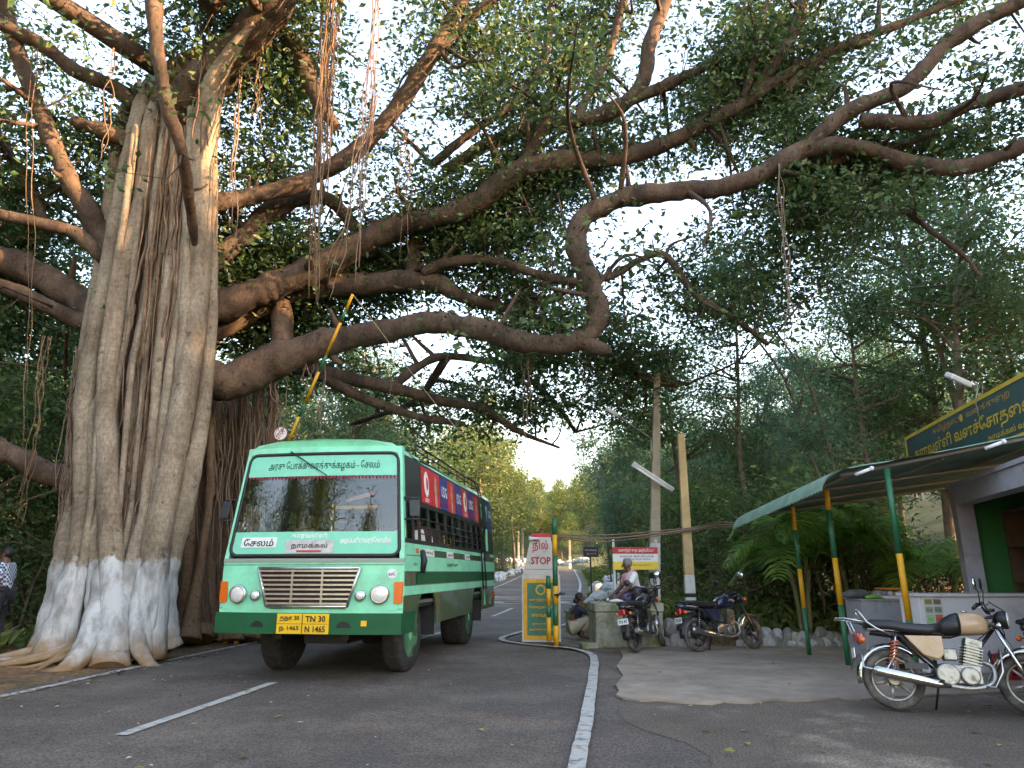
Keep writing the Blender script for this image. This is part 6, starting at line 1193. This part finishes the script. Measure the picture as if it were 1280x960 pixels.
for k in range(3): cable([t1 + Vector((-.5 + .45 * k, 0, .1)), (t1 + Vector((2.5, 60, 6))) / 2 + Vector((k * .3, 10, 3)), Vector((1 + k * .4, 80, 6.8 + .1 * k))], .009, 'power_line', ['thin power line running off from the left end of the crossarm', 'thin power line running off from the middle of the crossarm', 'thin power line running off from the right end of the crossarm'][k])
# notice boards
nb = empty('notice_board', (at(793, 700, 16.0).x, 16.0, zg(2.9, 16.0)), R(4), 'red, white and yellow notice board behind the seated man', 'sign'); nz = -nb.location.z
for x in (-.45, .5): MB().box(x - .025, x + .025, .0, .04, -.1, 2.05 + nz).build('post', PWH, nb)
z0 = at(793, 712, 16.0).z + nz; z1 = at(793, 684, 16.0).z + nz; hh = z1 - z0
MB().box(-.48, .52, -.03, -.001, z1 - hh * .3, z1).build('red_strip', REDF, nb); MB().box(-.48, .52, -.03, -.001, z0 + hh * .34, z1 - hh * .3).build('white_strip', WHT, nb); MB().box(-.48, .52, -.03, -.001, z0, z0 + hh * .34).build('yellow_strip', mat('notice_yellow', (.8, .55, .05), .5), nb)
text('வனத்துைற அறிவிப்பு', .09, .8, fb(.05, -.033, z1 - hh * .15), WHT, nb, bold=.015); text('வனம் காப்ேபாம்', .05, .75, fb(.05, -.033, z0 + hh * .6), NAVY, nb, bold=.015); text('மைழ ெபறுேவாம்', .05, .5, fb(.1, -.033, z0 + hh * .46), INK, nb, bold=.015); text('காரவள்ளி', .05, .4, fb(.15, -.033, z0 + hh * .2), REDF, nb, bold=.015)
q = at(738, 690, 22); sm = empty('notice_board', (q.x, 22, zg(q.x, 22)), R(6), 'small dark road sign on a thin post beside the stone heap', 'sign'); nz = -sm.location.z; MB().box(-.02, .02, 0, .04, -.05, q.z + nz - .14).build('post', DK, sm); MB().box(-.22, .24, -.03, 0.01, q.z + nz - .15, q.z + nz + .15).build('plate', mat('slate_sign', (.03, .035, .06), .5), sm)
text('ெகால்லிமைல', .06, .36, fb(.01, -.033, q.z + nz + .06), WHT, sm); text('46 KM', .06, .3, fb(.01, -.033, q.z + nz - .05), MATS['pink_print'], sm)
# mossy concrete block with vessels
MOSS = mat('mossy_concrete', (.33, .32, .26), .92, var=.15, scale=4, dirt=(.12, .12, .045), dirts=2.6, dirtw=(.4, .62), bump=.5, bscale=30)
bl = empty('concrete_block', (2.14, 13.62, .02), R(2), 'mossy whitewashed concrete block the old man sits on', 'block'); MB().box(-.62, .62, 0, .95, 0, .62).build('body', MOSS, bl, bevel=.02); MB().box(-.64, .64, -.02, .97, .622, .78).build('top_slab', MOSS, bl, bevel=.025)
mb = MB(); mb.box(-.9, -.6, -.15, .3, 0, .09); mb.build('broken_step', MOSS, bl, bevel=.012)
pt = empty('steel_pot', (2.62, 14.0, .80), 0, 'steel cooking pot with flat lid on the mossy block', 'pot'); MB().lathe([(.12, 0), (.14, .02), (.14, .22), (.15, .24)], seg=20).build('pot', STEEL, pt); MB().lathe([(.24, .245), (.25, .265), (.04, .28), (0, .3)], seg=20).build('lid', mat('black_lid', (.04, .04, .045), .5), pt)
pt = empty('steel_pot', (2.33, 13.85, .80), 0, 'dark tall vessel beside the steel pot on the block', 'pot'); MB().lathe([(.08, 0), (.1, .02), (.1, .24), (.08, .27), (.02, .3)], seg=16).build('vessel', DK, pt)
o_ = MB().lathe([(.025, 0), (.032, .08), (.028, .08), (.022, .01)], seg=12).build('steel_cup', STEEL, None, loc=(1.78, 13.85, .80)); tag(o_, 'small steel cup on the corner of the mossy block', 'cup')
mb = MB(); loft(mb, [(-.14, .02, .1, .02), (0, .035, .13, .035), (.14, .02, .09, .02)]); o_ = mb.build('cloth_bundle', shirt_w, None, loc=(1.96, 13.95, .80)); tag(o_, 'white folded cloth lying on the mossy block', 'cloth')
# ------------------------------------------------------------------ stones, palms, litter
def rock_mesh(seed, n=2):
    bm = bmesh.new(); bmesh.ops.create_icosphere(bm, subdivisions=n, radius=1); r = np.random.default_rng(seed)
    pl = r.normal(size=(7, 3)); pl /= np.linalg.norm(pl, axis=1)[:, None]; dd = r.uniform(.55, .85, 7)
    for v in bm.verts:
        c = np.array(v.co)
        for p, d in zip(pl, dd):
            k = c @ p - d
            if k > 0: c = c - p * k * .9
        c *= 1 + r.normal() * .02; v.co = c
    me = bpy.data.meshes.new('stone'); bm.to_mesh(me); bm.free(); return me
ROCKS = [rock_mesh(s) for s in range(6)]; STN = mat('whitewashed_stone', (.5, .5, .5), .9, var=.15, scale=3, dirt=(.2, .17, .13), dirts=1.5, dirtw=(.5, .68), bump=.5, bscale=8); GST = mat('grey_stone', (.3, .28, .26), .9, var=.2, scale=2, dirt=(.16, .13, .1), dirts=2, dirtw=(.5, .7), bump=.5, bscale=8)
def stone(x, y, s, label, group, m=STN, dz=0.):
    k = random.randrange(6); me = ROCKS[k] if m is STN else ROCKS[k]
    o = bpy.data.objects.new('stone', me); col.objects.link(o)
    if not me.materials: me.materials.append(STN)
    o.material_slots[0].link = 'OBJECT'; o.material_slots[0].material = m
    o.location = (x, y, zg(x, y) + s * .35 + dz); o.rotation_euler = [random.uniform(0, 6.28) for _ in range(3)]; o.scale = (s * random.uniform(.8, 1.3), s * random.uniform(.8, 1.1), s * random.uniform(.6, .95)); tag(o, label, 'stone', group)
for px in list(range(838, 872, 8)) + list(range(925, 985, 9)) + list(range(985, 1065, 7)):
    for row in range(2):
        q = at(px + random.uniform(-3, 3), 800, 14.05 + .3 * row); stone(q.x, q.y, random.uniform(.09, .17) * (1 if row == 0 else 1.05), 'whitewashed stone in the low edging behind the parked motorcycles', 'edging stones', STN if random.random() < .55 else GST, row * .08)
for k in range(14): stone(random.uniform(2.85, 3.5), random.uniform(13.95, 14.6), random.uniform(.12, .22), 'rough grey stone piled between the mossy block and dark blue motorcycle', 'stones beside the block', GST, random.uniform(0, .3))
for k in range(70):
    t = random.random(); y = 20 + 22 * t ** 1.3; x = float(xr(y)) + random.uniform(.7, 2.0 + .02 * y) ; stone(x, y, random.uniform(.18, .4), 'whitewashed boulder in the heap along the far right verge', 'boulders of the right verge', STN, random.choice([0, 0, .15]))
for k in range(46): y = 50 + 38 * k / 46; stone(float(xl(y)) - random.uniform(.5, 1.1), y, random.uniform(.22, .42), 'whitewashed boulder lining the left edge of the far road', 'boulders of the left edge')
for k in range(44): t = k / 43; x = -3 + 14 * t; stone(x, 109.5 - 10 * max(0, t - .6) + random.uniform(-.4, .4), random.uniform(.35, .55), 'whitewashed boulder in the row across the road bend', 'boulders across the bend', dz=.1)
for k, (px, py) in enumerate(((8, 800), (40, 782), (60, 778), (28, 805))): q = gp(px, py); stone(q.x, min(q.y, 15), (.12, .12, .12, .09, .12, .08, .07)[k], ['pale stone block at the left edge behind the earth bank', 'pale stone lying left of the banyan by the roots', 'flat pale stone touching the banyan roots', 'small pale stone at the left edge under the logs', 'large white stone at the left edge beside the road', 'small stone beside the large white one at the left edge', 'little stone before the leftmost banyan root'][k], 'stones at the left edge')
# fallen logs at the left
for k, (a, b, r_) in enumerate((((0, 800), (90, 765), .09), ((5, 815), (80, 785), .11), ((20, 790), (105, 752), .07))):
    p, q = gp(*a), gp(*b); p.z, q.z = zg(p.x, p.y) + r_, zg(q.x, min(q.y, 15)) + r_ + .1; q.y = min(q.y, 15.5); tag(MB().tube(cr([tuple(p), tuple((p + q) / 2 + Vector((0, 0, .06))), tuple(q)], 4), [r_ * (1.1 - .3 * i / 8) for i in range(9)], 8).build('log', root_m), ['fallen log nearest the left edge under the banyan', 'thick fallen log at the foot of the banyan', 'thin fallen log farthest back by the banyan'][k], 'log', 'logs by the banyan')
# palms
palm_leaf = leafmat('palm_leaf', [(0, (.08, .2, .05)), (.6, (.13, .28, .06)), (1, (.22, .36, .07))], .5)
def palm(x, y, h, n, fl, label, seed):
    r = random.Random(seed); e = empty('palm', (x, y, zg(x, y)), 0, label, 'palm'); mb = MB()
    for k in range(4):
        a = r.uniform(0, 6.28); mb.tube(cr([(0.1 * math.cos(a), .1 * math.sin(a), -.05), (.16 * math.cos(a), .16 * math.sin(a), h * .5), (.28 * math.cos(a), .28 * math.sin(a), h * r.uniform(.7, 1))], 4), .045, 7)
    mb.build('stems', mat('palm_stem', (.16, .15, .07), .7, var=.2, scale=12), e)
    for k in range(n):
        a = 6.28 * k / n + r.uniform(-.3, .3); L = fl * r.uniform(.75, 1.1); up = r.uniform(.8, 1.9); z0 = h * r.uniform(.65, 1); d = Vector((math.cos(a), math.sin(a), 0)); sd_ = Vector((-d.y, d.x, 0)); pts = []
        for t in np.linspace(0, 1, 12): pts.append(d * (.2 + L * (t * .8)) + Vector((0, 0, z0 + L * up * t - L * (up * .55 + .5) * t * t)))
        mb = MB(); mb.tube(pts, list(np.linspace(.014, .004, 12)), 4)
        for i in range(34):
            t = .12 + .88 * i / 33; f = t * 11; j_ = min(10, int(f)); p = pts[j_].lerp(pts[j_ + 1], f - j_); ax = (pts[j_ + 1] - pts[j_]).normalized(); ll = L * .32 * (math.sin(math.pi * (t * .85 + .12)) ** .6)
            for s in (-1, 1):
                dr = (sd_ * s * .9 + ax * .55 + Vector((0, 0, r.uniform(-.1, .25)))).normalized(); wv = ax * .026; q = p + dr * ll * .55; tp = p + dr * ll + Vector((0, 0, -ll * .28)); mb.add([p - wv * .5, p + wv * .5, q + wv, tp, q - wv], [(0, 1, 2, 4), (4, 2, 3)])
        mb.build('frond', palm_leaf, e, fix=False)
palm(at(1005, 740, 14.6).x, 14.6, 1.7, 15, 1.8, 'areca palm with arching fronds behind the slim awning post', 1); palm(at(1178, 740, 14.2).x, 14.2, 1.4, 14, 1.8, 'areca palm behind the grey counter left of the pillar', 2); palm(at(1062, 740, 15.0).x, 15.0, 1.7, 12, 1.7, 'shadowed areca palm behind the middle awning post', 3)
# leaves and paper scraps on the asphalt
def litter(n, f, name, label, m, s0, s1):
    V = []; F = []
    for k in range(n):
        x, y = f(); z = (.04 if (x > 1.9 and 8.2 < y < 13.7) else .022) + .004; a = random.uniform(0, 6.28); s = random.uniform(s0, s1); d = Vector((math.cos(a), math.sin(a), 0)); w = Vector((-d.y, d.x, 0)); b = Vector((x, y, z + .002)); i = len(V)
        V += [b, b + d * s * .45 + w * s * .28 + Vector((0, 0, s * .12)), b + d * s, b + d * s * .45 - w * s * .28 + Vector((0, 0, s * .15 * random.random()))]; F += [(i, i + 1, i + 2), (i, i + 2, i + 3)]
    o = link(name, npmesh(name, [tuple(v) for v in V], F), m); tag(o, label, 'litter', kind='stuff')
litter(90, lambda: (random.uniform(-5.5, 6), random.uniform(4, 13)), 'fallen_leaves', 'scattered dry leaves on the asphalt', leafmat('dry_leaf', [(0, (.12, .07, .03)), (.6, (.25, .18, .05)), (1, (.35, .33, .08))], .1), .05, .11)
litter(500, lambda: (lambda y: (float(xl(y)) - abs(random.gauss(0, .35)) + .3, y))(random.uniform(5, 16)), 'fallen_leaves', 'dry leaves gathered along the banyan verge', MATS.get('x') or leafmat('dry_leaf_brown', [(0, (.08, .045, .025)), (.7, (.2, .12, .05)), (1, (.4, .36, .25))], .1), .03, .08)
litter(40, lambda: (random.uniform(-5.4, -1), random.uniform(5, 12)), 'paper_scraps', 'small pale scraps on the asphalt', mat('scrap', (.5, .5, .48), .8), .03, .07)
for k, (px, py) in enumerate(((688, 866), (817, 900), (950, 886), (957, 881), (1055, 913), (905, 946), (965, 833))):
    q = gp(px, py); tag(link('fallen_leaf', leaves('fallen_leaf', np.array([[0, 0, 0.]]), .085, .6, 0, .05), leafmat(f'yellow_leaf_{k}', [(0, (.25, .25, .05)), (1, (.3, .27, .06))], .2), None, (q.x, q.y, .05)), ['yellow leaf on the road left of the white line', 'yellow leaf near the white line on the worn yard', 'pale green leaf at the apron edge, left of a pair', 'pale green leaf at the apron edge, right of a pair', 'dry leaf before the beige motorcycle', 'yellow leaf at the bottom edge on a pale worn patch', 'leaf lying on the concrete apron near the slim post'][k], 'leaf', 'large fallen leaves')
